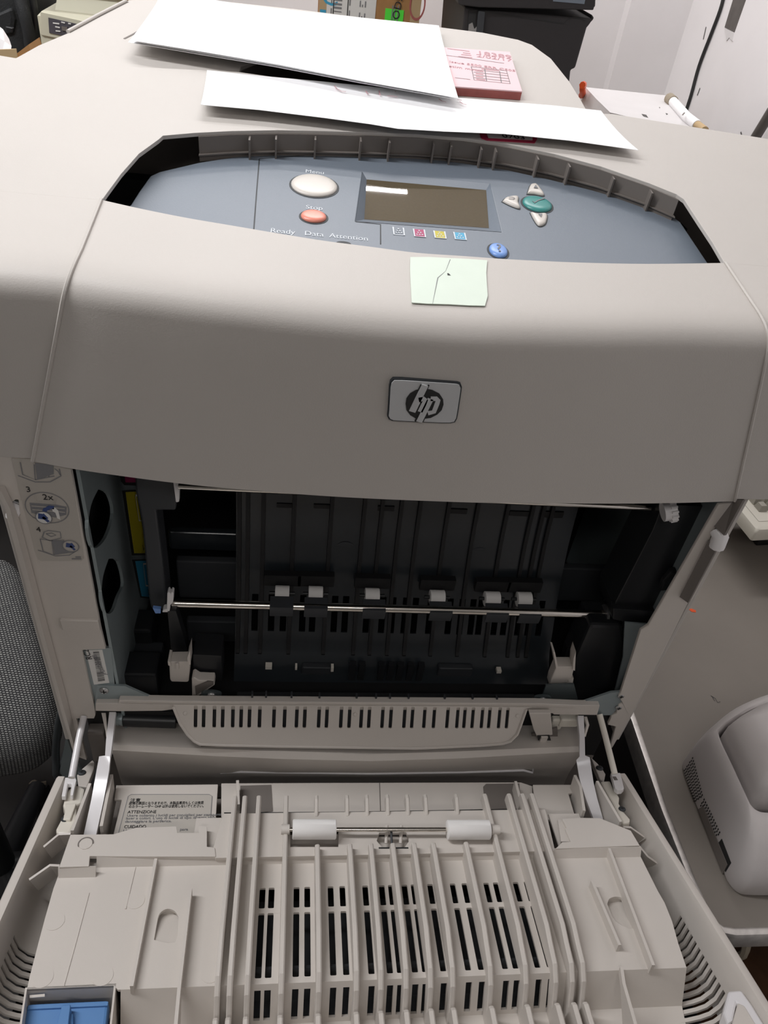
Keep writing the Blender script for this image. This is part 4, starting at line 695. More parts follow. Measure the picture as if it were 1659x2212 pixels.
# hinge-side panels
mp_ = plate('middle_panel', GUIDE, -.034, [(-0.1488,0.237),(-0.0361,0.2367),(0.1906,0.2355),(0.2023,0.2301),(0.1912,0.1845),(-0.1441,0.1866)], door_m, door, t=.003, bevel=.0006)
line('panel_joint', GUIDE, -.0338, [(0.0263,0.2362),(0.0236,0.193)], .0010, taupe_m, mp_)
for px in ([(-0.1279,0.2328),(-0.0943,0.2337),(-0.0915,0.1985),(-0.1252,0.1954)], [(0.1443,0.2291),(0.1483,0.233),(0.1876,0.2333),(0.1799,0.1986),(0.1398,0.1979)]): plate('smoked_window', GUIDE, -.0332, px, taupe_m, mp_, t=.0008)
for px in ([(-0.129,0.227),(-0.1257,0.1952)], [(0.1795,0.2232),(0.178,0.1841)]): loft('panel_fin', [[GM(px[0][0],px[0][1],-.018),GM(px[1][0],px[1][1],-.018)],[GM(px[0][0],px[0][1],-.036),GM(px[1][0],px[1][1],-.036)]], door_m, mp_, thick=.003)
line('panel_gap', GUIDE, -.0338, [(-0.1422,0.1971),(-0.037,0.1962),(0.0942,0.1968),(0.1789,0.1982)], .0022, lpd_m, mp_)
wp = plate('warning_plate', GUIDE, -.029, [(-0.2586,0.231),(-0.1517,0.2313),(-0.1486,0.1658),(-0.2485,0.1671),(-0.249,0.212),(-0.2565,0.2121)], door_m, door, t=.003, bevel=.0006)
wlbl = plate('warning_label', GUIDE, -.0285, [(-0.2407,0.2181),(-0.1595,0.2173),(-0.1564,0.2148),(-0.154,0.165),(-0.2439,0.1666),(-0.2431,0.2157)], glab_m, wp, t=.0004)
wlbl['label'] = 'printed caution label in several languages'
lines('label_border', GUIDE, -.0283, [[(-0.2438,0.1664),(-0.2431,0.2155),(-0.2407,0.2179),(-0.1595,0.2171),(-0.1563,0.2146),(-0.154,0.1648)]], .0006, gink_m, wp)
tw = -.0281
for s, px, sz, m_, sx_ in (('注意',[(-0.2402,0.2081)],.0054,ink_m,1.0),('故障の原因となりますので、本製品専用もしくは推奨',[(-0.2405,0.2046)],.0043,ink_m,.74),('のカラーレーザー OHP 以外は使用しないでください。',[(-0.2401,0.2005)],.0043,ink_m,.74),('ATTENZIONE',[(-0.2397,0.1935)],.0052,ink_m,.9),('Usare soltanto i lucidi per consigliati per stampanti',[(-0.2398,0.1895)],.0043,gink_m,1.08),('laser a colori. L’uso di lucidi di tipo diverso può',[(-0.2401,0.1861)],.0043,gink_m,1.08),('danneggiare la periferica.',[(-0.2402,0.1822)],.0043,gink_m,1.08),('CUIDADO',[(-0.2398,0.1755)],.0052,ink_m,.9),('Utilice',[(-0.2398,0.1711)],.0043,gink_m,1.08),('para',[(-0.1841,0.1718)],.0043,gink_m,1.08)):
    text('label_text', s, GUIDE, px[0][0], px[0][1], sz, m_, wlbl, w=tw, sx=sx_)
rp = plate('right_hinge_plate', GUIDE, -.029, [(0.2013,0.2277),(0.2479,0.2273),(0.2486,0.2226),(0.2465,0.2161),(0.2396,0.2149),(0.2374,0.181),(0.2189,0.1788),(0.1932,0.1804)], door_m, door, t=.003, bevel=.0006)
# side brackets, hooks, inner walls of the hinge corners
def plateB(name, pts, m, par, t=.006, bv=.001):
    """thick polygon through the given 3D points (they lie close to one plane)"""
    P_ = [Vector(p) for p in pts]; c_ = sum(P_,Vector())/len(P_); nn = Vector()
    for i in range(len(P_)): nn += (P_[i]-c_).cross(P_[(i+1)%len(P_)]-c_)
    nn.normalize()
    if nn.y > 0: nn = -nn
    ex = Vector((1,0,0)); ex = (ex-nn*ex.dot(nn)).normalized(); ey = nn.cross(ex); F_ = FRM(c_,ex,ey); Fi = F_.inverted()
    return plate(name, F_, 0, [((Fi@p).x,(Fi@p).y) for p in P_], m, par, t=t, bevel=bv)
for pts, hk in (([(-0.3181,-0.0389),(-0.3073,-0.039),(-0.3053,-0.0429),(-0.3021,-0.0678),(-0.305,-0.0678),(-0.3086,-0.0491),(-0.3124,-0.049),(-0.3093,-0.0692),(-0.3135,-0.0692)], None),([(0.3083,-0.0357),(0.3205,-0.0358),(0.3135,-0.0635),(0.3099,-0.0667),(0.3039,-0.0675),(0.3022,-0.0634)], None)):
    plate('rod_hook', RIM, .004, pts, wht_m, door, t=.006, bevel=.001)
for p in [(0.3095,-0.0467)]: plate('hook_eye', RIM, .0046, rect(p[0]-.002,p[0]+.002,p[1]-.003,p[1]+.003), taupe_m, door, t=.0005)
b1 = plate('hinge_bracket', RIM, -.004, [(-0.3114,-0.0731),(-0.3134,-0.0541),(-0.3104,-0.0419),(-0.3024,-0.0428),(-0.2956,-0.0482),(-0.2927,-0.0691),(-0.2973,-0.0734),(-0.2914,-0.0992),(-0.2926,-0.1151),(-0.3061,-0.1149),(-0.3082,-0.1089),(-0.307,-0.0942),(-0.3063,-0.0831)], cream_m, door, t=.012, bevel=.002)
plate('bracket_step', RIM, -.001, [(-0.3083,-0.0754),(-0.2972,-0.0748),(-0.2967,-0.0993),(-0.3041,-0.0991),(-0.3051,-0.0888)], cream_m, b1, t=.004, bevel=.001)
screw('screw', RIM, *[(-0.3029,-0.0955)][0], .0042, -.0038, b1, ring_m)
b2 = plate('hinge_bracket', RIM, -.004, [(0.2949,-0.0407),(0.3074,-0.04),(0.3058,-0.0566),(0.3071,-0.0632),(0.3067,-0.0696),(0.3019,-0.0798),(0.3015,-0.0914),(0.3047,-0.1057),(0.3015,-0.1108),(0.2931,-0.1128),(0.2946,-0.0758),(0.2942,-0.0499)], cream_m, door, t=.012, bevel=.002)
screw('screw', RIM, *[(0.3013,-0.0903)][0], .004, -.0038, b2, ring_m)
hb = plate('hinge_ear', RIM, -.012, [(-0.3131,-0.0143),(-0.31,-0.0028),(-0.3027,0.0133),(-0.2987,0.0073),(-0.2972,-0.0029),(-0.2969,-0.0351),(-0.3062,-0.0334)], door_m, door, t=.008, bevel=.001); screw('screw', RIM, *[(-0.3084,-0.0111)][0], .0045, -.012, hb, ring_m)
hb = plate('hinge_ear', RIM, -.012, [(0.3053,0.0172),(0.3095,0.0041),(0.3118,-0.0086),(0.3119,-0.0175),(0.3034,-0.0331),(0.3007,-0.0279)], door_m, door, t=.008, bevel=.001); screw('screw', RIM, *[(0.3083,-0.0068)][0], .0045, -.012, hb, ring_m)
for pts in ([(-0.2786,0.215),(-0.2817,0.1575)], [(0.2698,0.2141),(0.277,0.1594)], [(-0.2594,0.2268),(-0.2584,0.2086),(-0.2556,0.1623)], [(0.2466,0.2227),(0.2479,0.2063),(0.2413,0.1736)]):
    loft('inner_wall', [[GM(p[0],p[1],-.008) for p in pts],[GM(p[0],p[1],-.05) for p in pts]], door_m, door, thick=.003)
fbox('hinge_floor', GUIDE, (-.30,.30), (.13,.24), (-.066,-.062), taupe_m, door)
# cross walls between plate and rim
for pts in ([(-0.2845,-0.125,-0.042),(-0.2953,-0.125,-0.0426),(-0.3084,-0.133,-0.051)], [(-0.2861,-0.158,-0.0374),(-0.2942,-0.158,-0.0361),(-0.3107,-0.168,-0.0423)], [(0.2863,-0.115,-0.0598),(0.2952,-0.115,-0.061),(0.3137,-0.12,-0.0734)], [(0.2998,-0.135,-0.0634),(0.3066,-0.145,-0.0658),(0.3246,-0.153,-0.0749)]):
    loft('cross_wall', [pts, [(p[0],p[1]+.006,p[2]-.035) for p in pts]], door_m, door, thick=.002, smooth=5)
# fins standing on the guide plate
def fin(a, b, h, c=None):
    pts = [a,b]+([c] if c else [])
    loft('guide_fin', [[GM(p[0],p[1],LO+h) for p in pts],[GM(p[0],p[1],LO-.003 if i < 2 else -.058) for i,p in enumerate(pts)]], door_m, gp_, thick=.0028, smooth=10)
L_ = [(-0.1982,0.1306),(-0.198,0.0095)]; fin(L_[0],L_[1],.008)
L_ = [(-0.1614,0.0935),(-0.1594,0.0061),(-0.1577,-0.0294)]; fin(L_[0],L_[1],.012,L_[2])
L_ = [(0.2534,0.1288),(0.2511,0.0091)]; fin(L_[0],L_[1],.010)
L_ = [(0.2228,0.0929),(0.2269,0.0284),(0.2167,-0.003)]; fin(L_[0],L_[1],.010)
L_ = [(0.224,0.0118),(0.2208,-0.0022),(0.2176,-0.0433)]; fin(L_[0],L_[1],.004,L_[2])
# pocket with the blue latch
pk = [(-0.2834,0.0147),(-0.2151,0.015),(-0.211,-0.0243),(-0.2767,-0.028)]
loft('latch_pocket', [[GM(*p,LO) for p in pk],[GM(*p,-.060) for p in pk]], door_m, door, thick=-.0022, close=True, smooth=5)
plate('pocket_floor', GUIDE, -.058, pk, taupe_m, door, t=.002)
loft('pocket_rail', [[GM(*p,-.026) for p in [(-0.2814,0.0128),(-0.2697,0.0134)]],[GM(*p,-.026) for p in [(-0.2807,0.0106),(-0.2691,0.0112)]]], door_m, door, thick=.001)
bl_ = plate('blue_latch', GUIDE, -.032, [(-0.282,0.01),(-0.2187,0.0103),(-0.2188,0.0074),(-0.2161,-0.0181),(-0.2801,-0.0219),(-0.2833,0.0071)], blue_m, door, t=.016, bevel=.002); bl_['label'] = 'blue release latch in the corner pocket'
pa = [(-0.2813,0.006),(-0.2188,0.0063)]; line('latch_lip', GUIDE, -.030, pa, .003, blue_m, bl_, t=.003)
plate('latch_handle', GUIDE, -.022, [(-0.2532,0.0027),(-0.2464,0.0028),(-0.2438,-0.0158),(-0.253,-0.0154)], blue_m, bl_, t=.012, bevel=.001)
plate('latch_boss', GUIDE, -.027, [(-0.2552,-0.0017),(-0.2439,-0.0014),(-0.2406,-0.0144),(-0.2534,-0.0139)], blue_m, bl_, t=.006, bevel=.001)
# white lever at the other corner
lv = plate('corner_lever', RIM, -.004, [(0.3022,-0.316),(0.3147,-0.3157),(0.3163,-0.3295),(0.3166,-0.3558),(0.3089,-0.365),(0.3012,-0.3646),(0.307,-0.3332),(0.3036,-0.3276),(0.2916,-0.3427),(0.2853,-0.3452),(0.2875,-0.334)], arm_m, door, t=.03, bevel=.002)
plate('lever_face', RIM, -.003, [(0.3039,-0.328),(0.3082,-0.3308),(0.3089,-0.3581),(0.3005,-0.3653),(0.2851,-0.3645),(0.2871,-0.3473)], door_m, lv, t=.012, bevel=.001)

# ------------------------------------------------------------------ papers lying on top
def sheet(name, label, px_top, px_bot, n, lift0, lift1, th=.0003, curl=0.0):
    """sheet in frame TOP: far edge points and near edge points; lifts are heights of near-left .. near-right corners"""
    rows = []
    for k in range(7):
        s = k/6; row = []
        for j,(a,b) in enumerate(zip(px_top,px_bot)):
            u = j/(len(px_top)-1); x = a[0]+(b[0]-a[0])*s; y = a[1]+(b[1]-a[1])*s
            l = n+lift0*(s**2)*(1-u)+lift1*(s**2)*u+curl*math.sin(u*7+1)*s*s
            row.append(TOP @ Vector((x,y,l)))
        rows.append(row)
    o = loft(name, rows, paper_m, None, thick=-th, smooth=60); return tag(o, label, 'paper')
FARP = [(-.345,.66),(-.25,.66),(-.15,.655),(-.04,.65),(.085,.645)]
N1 = [(-0.2596,0.4179),(-0.19,0.4079),(-0.1148,0.3955),(-0.0256,0.3744),(0.0682,0.3561)]; F1 = [(-0.2595,0.6135),(-0.1773,0.6025),(-0.0947,0.6021),(-0.0101,0.6054),(0.0758,0.6101)]
s1 = sheet('paper_sheet', 'topmost large white sheet at the back of the printer top', F1, N1, .0065, .0065, .0065)
for k, (dx, dl) in enumerate(((.0,.0),(-.004,.0))):
    N2 = [(p[0]+dx*1.2-.001,p[1]+.0015*(k+1)) for p in [(-0.2617,0.421),(-0.1902,0.4088),(-0.1149,0.3977),(-0.0252,0.3778),(0.0683,0.3616)]]
    o = sheet('paper_sheet', 'white sheet directly beneath the topmost one at the back' if k == 0 else 'lowest white sheet of the pile at the back of the printer top', [(p[0]+dx*.3,p[1]-.002*(k+1)) for p in F1], N2, .0048-.002*k, .0062, .0062)
for o in [o for o in C.objects if o.name.startswith('paper_sheet')]: o['group'] = 'loose sheets on the printer top'
N3 = [(-0.1801,0.281),(-0.1276,0.2829),(-0.0678,0.281),(-0.0245,0.279),(0.0015,0.2759),(0.0463,0.2804),(0.1063,0.2883),(0.1713,0.2875),(0.2402,0.281)]; F3 = [(-0.1858,0.3933),(-0.1334,0.3936),(-0.0672,0.3963),(-0.0189,0.3973),(0.0202,0.3956),(0.0643,0.3912),(0.1251,0.3951),(0.1823,0.399),(0.2345,0.3988)]
s3 = sheet('folded_paper', 'long white strip of folded paper across the middle with faint half words', F3, N3, .0012, .0085, .0075, .0003, .0006)
ST = [([(-0.0567,0.3817),(-0.054,0.3737),(-0.0494,0.3688),(-0.0451,0.3687)]),([(-0.0246,0.3766),(-0.0225,0.3685),(-0.0215,0.37)]),([(-0.0104,0.3818),(-0.0101,0.3694),(-0.0091,0.3697)]),([(-0.0025,0.3691),(0.0039,0.3708),(0.0076,0.3694)]),([(0.0518,0.3765),(0.0546,0.371),(0.0589,0.3697)]),([(0.0718,0.3794),(0.0767,0.3795)]),([(0.0737,0.3749),(0.0765,0.3695),(0.0802,0.368)]),([(0.0062,0.384),(0.0075,0.3831)])]
lines('faint_writing', TOP, .0034, ST, .0014, pencil_m, s3)['kind'] = 'stuff'
# pink form pad
pf = thing('pink_form', 'pink printed repair form lying on the rear of the printer top', 'form', (.11,.49,.545))
fo = [(0.0715,0.5312),(0.1552,0.5427),(0.1478,0.4166),(0.0684,0.4087)]
pad = plate('form_sheet', TOP, .006, fo, pink_m, pf, t=.0012)
plate('form_pad', TOP, .0047, [(p[0],p[1]) for p in fo], dred_m, pf, t=.0078)
lines('form_rule', TOP, .0062, [[(0.0714,0.5047),(0.1412,0.4994)], [(0.0756,0.435),(0.0925,0.4345)]], .0011, gink_m, pad)
lines('form_table', TOP, .0062, [[(0.0991,0.476),(0.14,0.4754),(0.1375,0.4352),(0.0967,0.4343),(0.0991,0.476)], [(0.1001,0.4676),(0.1396,0.4666)], [(0.0995,0.4589),(0.1395,0.4594)], [(0.0983,0.45),(0.1385,0.4507)], [(0.0976,0.4415),(0.1382,0.4423)], [(0.1143,0.4734),(0.1109,0.4357)], [(0.1312,0.4713),(0.1275,0.4351)]], .0011, gink_m, pad)
text('form_text', '18389', TOP, *[(0.1118,0.5208)][0], .017, pencil_m, pad, w=.0062, rot=-4)
text('form_text', '2/02/17', TOP, *[(0.1099,0.5109)][0], .014, pencil_m, pad, w=.0062, rot=-4)
lines('form_text', TOP, .0062, [[(0.0773,0.5284),(0.1038,0.5276)], [(0.0951,0.52),(0.1039,0.5198)], [(0.092,0.5128),(0.1042,0.5137)], [(0.0878,0.5053),(0.1043,0.506)]], .0022, pencil_m, pad)
text('form_text', 'Issue 5500 ERR C505', TOP, *[(0.0742,0.4815)][0], .0088, pencil_m, pad, w=.0062, rot=-5)
text('form_text', 'stim mstrn', TOP, *[(0.0724,0.4664)][0], .009, pencil_m, pad, w=.0062, rot=-5)
lines('form_text', TOP, .0062, [[(0.1029,0.4642),(0.1113,0.4639)], [(0.1016,0.4553),(0.11,0.4549)], [(0.1004,0.4465),(0.1088,0.4462)], [(0.0998,0.438),(0.1097,0.4381)], [(0.1104,0.4722),(0.1309,0.4726)]], .0026, pencil_m, pad)

# ------------------------------------------------------------------ grey table with an aluminium rim
TZ = -.2
tb_ = thing('work_table', 'grey laminate table with a scuffed aluminium rim beside the printer', 'table', (.75,.3,FZ))
E0 = [(0.4248,0.1374),(0.4256,0.1119),(0.4218,-0.0231),(0.4244,-0.1133),(0.4276,-0.1493),(0.4306,-0.163),(0.438,-0.1689),(0.4503,-0.1713),(0.4935,-0.1715)]
ee = Vector((E0[1][0]-E0[3][0],E0[1][1]-E0[3][1])).normalized(); far = (E0[0][0]+ee[0]*.52,E0[0][1]+ee[1]*.52)
outl = [far]+E0[1:]+[(.92,E0[-1][1]-.003),(.92,far[1])]
plate('table_top', ZP(TZ), 0, outl, table_m, tb_, t=.028)
rimp = [far]+E0[1:]+[(.92,E0[-1][1]-.003)]
tr = []
for i, p in enumerate(rimp):
    d = (Vector(rimp[min(i+1,len(rimp)-1)])-Vector(rimp[max(i-1,0)])).normalized(); nn = Vector((d.y,-d.x))
    tr.append([(p[0]+nn.x*a,p[1]+nn.y*a,TZ+b) for a,b in ((-.001,.0008),(.0015,.002),(.007,.0012),(.009,-.004),(.009,-.03),(.0,-.031))])
loft('table_rim', tr, rim_m, tb_, smooth=40)
for x, y in ((.52,.0),(.88,-.1),(.88,.6),(.55,.6)): box('leg', (x-.018,x+.018), (y-.018,y+.018), (FZ,TZ-.028), bracket_m, tb_)
lines('scuff', ZP(TZ), .0004, [[(0.56,0.1592),(0.5654,0.1542),(0.5659,0.1467),(0.5711,0.1484)], [(0.5619,0.1584),(0.5625,0.1491)]], .0012, grime_m, tb_)
plate('rust_speck', ZP(TZ), .0006, [(0.5941,0.3365),(0.6005,0.3377),(0.6064,0.3337),(0.6047,0.3294),(0.5975,0.3303)], orange_m, tb_, t=.0006)

# label printer
lp = thing('label_printer', 'pale grey desktop label printer with a vented side on the grey table', 'label printer', (.6,0,TZ))
LPO = [tuple(v)[:2] for v in smoothpts([(.464,-.118,0),(.464,-.04,0),(.4645,.030,0),(.476,.050,0),(.505,.073,0),(.55,.102,0),(.61,.126,0),(.66,.13,0),(.70,.10,0),(.70,-.05,0),(.695,-.12,0),(.67,-.137,0),(.58,-.137,0),(.49,-.136,0),(.470,-.131,0),(.464,-.118,0)],4)][:-1]
def ring(kx, ky, z): return [(.585+(p[0]-.585)*kx, .03+(p[1]-.03)*ky, TZ+z) for p in LPO]
body = loft('printer_body', [ring(*r_) for r_ in ((.99,.99,.002),(1,1,.006),(1,1,.035),(.985,.95,.055),(.95,.84,.076),(.915,.75,.087),(.885,.68,.0905),(.86,.635,.089),(.845,.61,.045))], lp_m, lp, close=True, caps=True, smooth=60)
loft('printer_lid', [ring(*r_) for r_ in ((.80,.555,.045),(.80,.555,.100),(.765,.515,.114),(.62,.40,.130),(.48,.29,.136))], lp_m, lp, close=True, caps=True, smooth=50)
LX = XP(.4636)
v, fs = [], []
for quad, nu, nv in (([(0.031,-0.1573),(0.0308,-0.1936),(-0.0149,-0.1991),(-0.0206,-0.1723)], 13, 7), ([(-0.0211,-0.1713),(-0.0221,-0.1884),(-0.0707,-0.1849),(-0.0732,-0.1667)], 12, 4)):
    a_, b_, c_, d_ = [Vector(q_) for q_ in quad]
    for i in range(nu):
        for j in range(nv):
            u, w__ = (i+.5+.25*(j%2))/(nu+.3), (j+.5)/nv
            p = a_.lerp(d_,u).lerp(b_.lerp(c_,u),w__); k = len(v)
            v += [LX @ Vector((p.x+e,p.y+f_,-.0002)) for e,f_ in ((-.0009,-.0018),(.0009,-.0018),(.0009,.0018),(-.0009,.0018))]; fs.append((k,k+1,k+2,k+3))
vm = mesh_obj('vent_slots', v, fs, lpd_m, body); vm['kind'] = 'stuff'
plate('side_recess', LX, .0002, [(-0.0251,-0.1947),(-0.0288,-0.1807),(-0.1049,-0.1805),(-0.1081,-0.1983)], taupe_m, body, t=.001)
plate('power_inlet', LX, .0008, [(-0.0772,-0.1826),(-0.0771,-0.1707),(-0.1065,-0.1722),(-0.1088,-0.1917)], lpd_m, body, t=.001)

# keyboard with an added unseen support
kx = [(0.705,0.4162),(0.699,0.4717),(0.7387,0.4202)]
k0 = Vector(kx[0]); kd = (Vector(kx[2])-k0).normalized(); ku = Vector((-kd.y,kd.x))
KF = Matrix(((kd.x,ku.x,0,k0.x),(kd.y,ku.y,0,k0.y),(0,0,1,-.11),(0,0,0,1)))
KW = min(.42, (.922-k0.x)/max(kd.x,.01)-.004); KD = .165
if k0.x+ku.x*KD > .925: KD = .12
kb = thing('keyboard', 'ivory computer keyboard with grey keys above the grey table', 'keyboard', (k0.x,k0.y,-.11))
def kring(i,z,r): return [KF @ Vector((p[0],p[1],z)) for p in rrect(i,KW-i,i,KD-i,r,4)]
kbd = loft('keyboard_case', [kring(0,0,.004),kring(0,.016,.004),kring(.003,.022,.006),kring(.007,.0235,.008)], kb_m, kb, close=True, caps=True, smooth=40)
lines('case_seam', KF, .0238, [[(.018,KD-.01),(.018,.022),(KW-.01,.022)]], .0014, key_m, kbd)
KP = KF
def key(x, y, w_, d__):
    rows = [[KF @ Vector((x+sx_*(w_/2-i),y+sy_*(d__/2-i*.8)+i*.3,z)) for sx_,sy_ in ((-1,-1),(1,-1),(1,1),(-1,1))] for i,z in ((0,.0235),(.0005,.026),(.0028,.034),(.0032,.0342))]
    return loft('key', rows, key_m, kb, close=True, caps=True, smooth=20)
yk = .055
while yk < KD-.012:
    xk = .042
    while xk < KW-.02: key(xk,yk,.0165,.0165); xk += .019
    yk += .019
kbox = plate('added_keyboard_support', KF, -.001, rect(.10,KW-.004,.075,KD-.004), blk2_m, None, t=.088, bevel=.002); tag(kbox, 'unseen support added under the ivory keyboard, black in place of shade', 'case')  # added support, black to stand in for the shadow beneath the keyboard

# ------------------------------------------------------------------ office chair by the left column
ch = thing('office_chair', 'office chair with woven black and grey upholstery beside the printer', 'chair', (-.62,.1,FZ))
CZ = -.14
co = [tuple(v)[:2] for v in smoothpts([(p[0],p[1],0) for p in [(-0.5691,0.3961),(-0.535,0.3956),(-0.5106,0.3863),(-0.4814,0.3492),(-0.4212,0.2241),(-0.3932,0.1607),(-0.3773,0.115),(-0.3764,0.0884),(-0.3876,0.0668),(-0.4087,0.0537),(-0.4571,0.0448)]],4)]
xm = co[0][0]-.38
cc_ = co+[(xm,co[-1][1]),(xm,co[0][1])]
cxm, cym = sum(p[0] for p in co)/len(co)-.1, sum(p[1] for p in co)/len(co)
loft('seat_cushion', [[(cxm+(p[0]-cxm)*s,cym+(p[1]-cym)*s,z) for p in cc_] for s, z in ((.82,-.25),(.95,-.243),(1.0,-.225),(1.0,-.20),(.97,-.18),(.90,-.167),(.78,-.16),(.5,-.156),(.1,-.155))], fab_m, ch, close=True, caps=True, smooth=80)
bcx_ = cxm-.06
tube('gas_column', [(bcx_,cym,-.24),(bcx_,cym,-.80)], .028, blk_m, ch, 16)
for k in range(5):
    a = 2*math.pi*k/5+.3; tube('base_leg', [(bcx_,cym,-.82),(bcx_+.2*math.cos(a),cym+.2*math.sin(a),-.88)], [.028,.018], blk_m, ch, 10)
    tube('caster', [(bcx_+.2*math.cos(a)-.012,cym+.2*math.sin(a),FZ+.027),(bcx_+.2*math.cos(a)+.012,cym+.2*math.sin(a),FZ+.027)], .027, blk_m, ch, 14)

# power cord and side things near the left column
tube('power_cord', smoothpts([(-0.3406,0.05,-0.0853),(-0.3467,0.046,-0.1073),(-0.3526,0.04,-0.1367),(-0.3575,0.036,-0.1705),(-0.357,0.032,-0.1974)] + [(-.335,.10,-.14),(-.33,.2,-.16)],5), .0045, cable_m, pr, 10)
plate('side_skirt', YP(.03), 0, [(-0.3353,-0.1117),(-0.3335,-0.1609),(-0.3257,-0.2029),(-0.3306,-0.2181),(-0.3619,-0.2177),(-0.3502,-0.171)], zinc_m, pr, t=.004)
tag(tube('string_tie', smoothpts([(-0.6356,0.4485,-0.944),(-0.6298,0.4563,-0.944),(-0.6215,0.4472,-0.944),(-0.624,0.4382,-0.938),(-0.6172,0.4472,-0.942),(-0.6031,0.4527,-0.944)],4), .0055, rope_m, None, 6), 'bit of pale knotted string on the dark floor below the chair', 'string')
# brownish sack low at the right corner
sk = [(0.6021,-0.1458),(0.6433,-0.0969),(0.6881,-0.058)]
rows = []
cx_, cy_ = [(0.6554,-0.1718)][0]
for s, z in ((.75,FZ),(1.0,FZ+.1),(1.05,-.68),(.92,-.56),(.6,-.5),(.1,-.48)):
    rows.append([(cx_+math.cos(a)*.14*s*(1+.13*math.sin(3*a+s*4)),cy_+math.sin(a)*.16*s*(1+.1*math.sin(5*a+z*20)),z+.012*math.sin(4*a)) for a in [2*math.pi*k/28 for k in range(28)]])
sk_o = loft('cloth_sack', rows, brown_m, None, close=True, caps=True, smooth=70); tag(sk_o, 'rusty brown sack with frayed neck on the floor below the table corner', 'sack')
for px in ([(0.6153,-0.0975,-0.46),(0.6106,-0.1078,-0.47),(0.6069,-0.1057,-0.49),(0.597,-0.1209,-0.5)], [(0.6212,-0.0913,-0.46),(0.6185,-0.1004,-0.47),(0.6125,-0.1068,-0.48)]): tube('frayed_end', smoothpts(px,3), .006, rope_m, sk_o, 6)

# ------------------------------------------------------------------ things behind the printer
rt = thing('rear_table', 'grey table against the back wall behind the printer', 'table', (-.2,1.25,FZ))
RZ = .2
box('table_top', (-1.25,.88), (.76,1.84), (RZ-.03,RZ), table_m, rt)
for x, y in ((-1.2,.80),(.84,.80),(-1.2,1.8),(.84,1.8)): box('leg', (x-.02,x+.02), (y-.02,y+.02), (FZ,RZ-.03), bracket_m, rt)
# beige device with a display
dv = thing('beige_device', 'aged beige desktop device with a dark keypad display', 'device', (-.35,1.0,RZ))
D0 = YP(.92)
pts = [(-0.4986,0.4759),(-0.5044,0.4304),(-0.5018,0.4294),(-0.4036,0.4635),(-0.3457,0.4841)]; x0 = pts[0][0]; zt = pts[0][1]; zb = pts[1][1]
bev = loft('device_body', [[(x0+.004,.93,RZ),(x0+.004,1.24,RZ),(x0+.20,1.24,RZ),(x0+.20,.93,RZ)],[(x0,.92,RZ+.02),(x0,1.25,RZ+.02),(x0+.21,1.25,RZ+.02),(x0+.21,.92,RZ+.02)],[(x0,.92,zt-.006),(x0,1.25,zt-.006),(x0+.21,1.25,zt-.006),(x0+.21,.92,zt-.006)],[(x0+.006,.926,zt),(x0+.006,1.24,zt),(x0+.20,1.24,zt),(x0+.20,.926,zt)]], dev_m, dv, close=True, caps=True, smooth=20)
loft('device_top', [[(x0+.02,.95,zt),(x0+.02,1.24,zt),(x0+.19,1.23,zt),(x0+.19,.95,zt)],[(x0+.025,.96,zt+.022),(x0+.025,1.23,zt+.022),(x0+.18,1.22,zt+.022),(x0+.18,.96,zt+.022)]], dev_m, dv, close=True, caps=True, smooth=20)
fp_ = plate('front_panel', D0, .003, [(-0.4925,0.476),(-0.4976,0.4461),(-0.4951,0.4445),(-0.4068,0.4375),(-0.4031,0.4679)], dev_m, dv, t=.004, bevel=.001)
ds = plate('display', D0, .0045, [(-0.4813,0.4698),(-0.4833,0.4494),(-0.4132,0.4432),(-0.4121,0.4627)], dispm, dv, t=.003)
for px in ([(-0.4629,0.4605),(-0.4547,0.4601),(-0.4555,0.4544),(-0.463,0.4549)], [(-0.4519,0.4604),(-0.4382,0.4593),(-0.439,0.4536),(-0.4528,0.4541)]): plate('display_key', D0, .006, px, taupe_m, ds, t=.001)
for px in ([(-0.4754,0.4635),(-0.4659,0.4633)], [(-0.4727,0.4589),(-0.4659,0.4583)], [(-0.4729,0.4533),(-0.466,0.4534)], [(-0.4627,0.466),(-0.4573,0.4653)], [(-0.4525,0.4652),(-0.4484,0.465)]): line('key_caption', D0, .0055, px, .0018, wlab_m, ds)
# cardboard box lying on the device
zz = zt+.0225
bx_ = thing('flat_carton', 'flat brown cardboard carton lying on the beige device', 'carton', (x0+.2,1.1,zz))
fbox('carton_body', ZP(0), (x0+.012,x0+.19), (.955,1.22), (zz,zz+.05), card_m, bx_, .001)
plate('carton_flap', YP(.953), 0, [(x0+.014,zz+.002),(x0+.18,zz+.002),(x0+.18,zz+.012),(x0+.014,zz+.010)], ring_m, bx_, t=.001)
text('carton_print', 'ODS', YP(.9535), x0+.15, zz+.016, .02, ink_m, bx_)
# black backpack
bp_ = thing('backpack', 'black nylon backpack standing at the far left of the rear table', 'backpack', (-.55,1.02,RZ))
rows = []
bx0, bx1 = [(-0.6176,0.4461),(-0.5199,0.4559)][0][0], [(-0.6176,0.4461),(-0.5199,0.4559)][1][0]
for z, sc in ((RZ,.92),(RZ+.03,1.0),(.36,1.02),(.46,1.0),(.54,.94),(.60,.75),(.63,.35),(.635,.05)):
    cx_ = (bx0+bx1)/2; rows.append([(cx_+(bx1-bx0)/2*sc*math.copysign(abs(math.cos(a))**.6,math.cos(a)), 1.08+.1*sc*math.copysign(abs(math.sin(a))**.6,math.sin(a)), z) for a in [2*math.pi*k/32 for k in range(32)]])
loft('bag_body', rows, bag_m, bp_, close=True, caps=True, smooth=70)
fbk = [(bx0+.02+ (bx1-bx0-.06)*(.5+.5*math.cos(a)), RZ+.10+.12*(.5+.5*math.sin(a))) for a in [2*math.pi*k/24 for k in range(24)]]
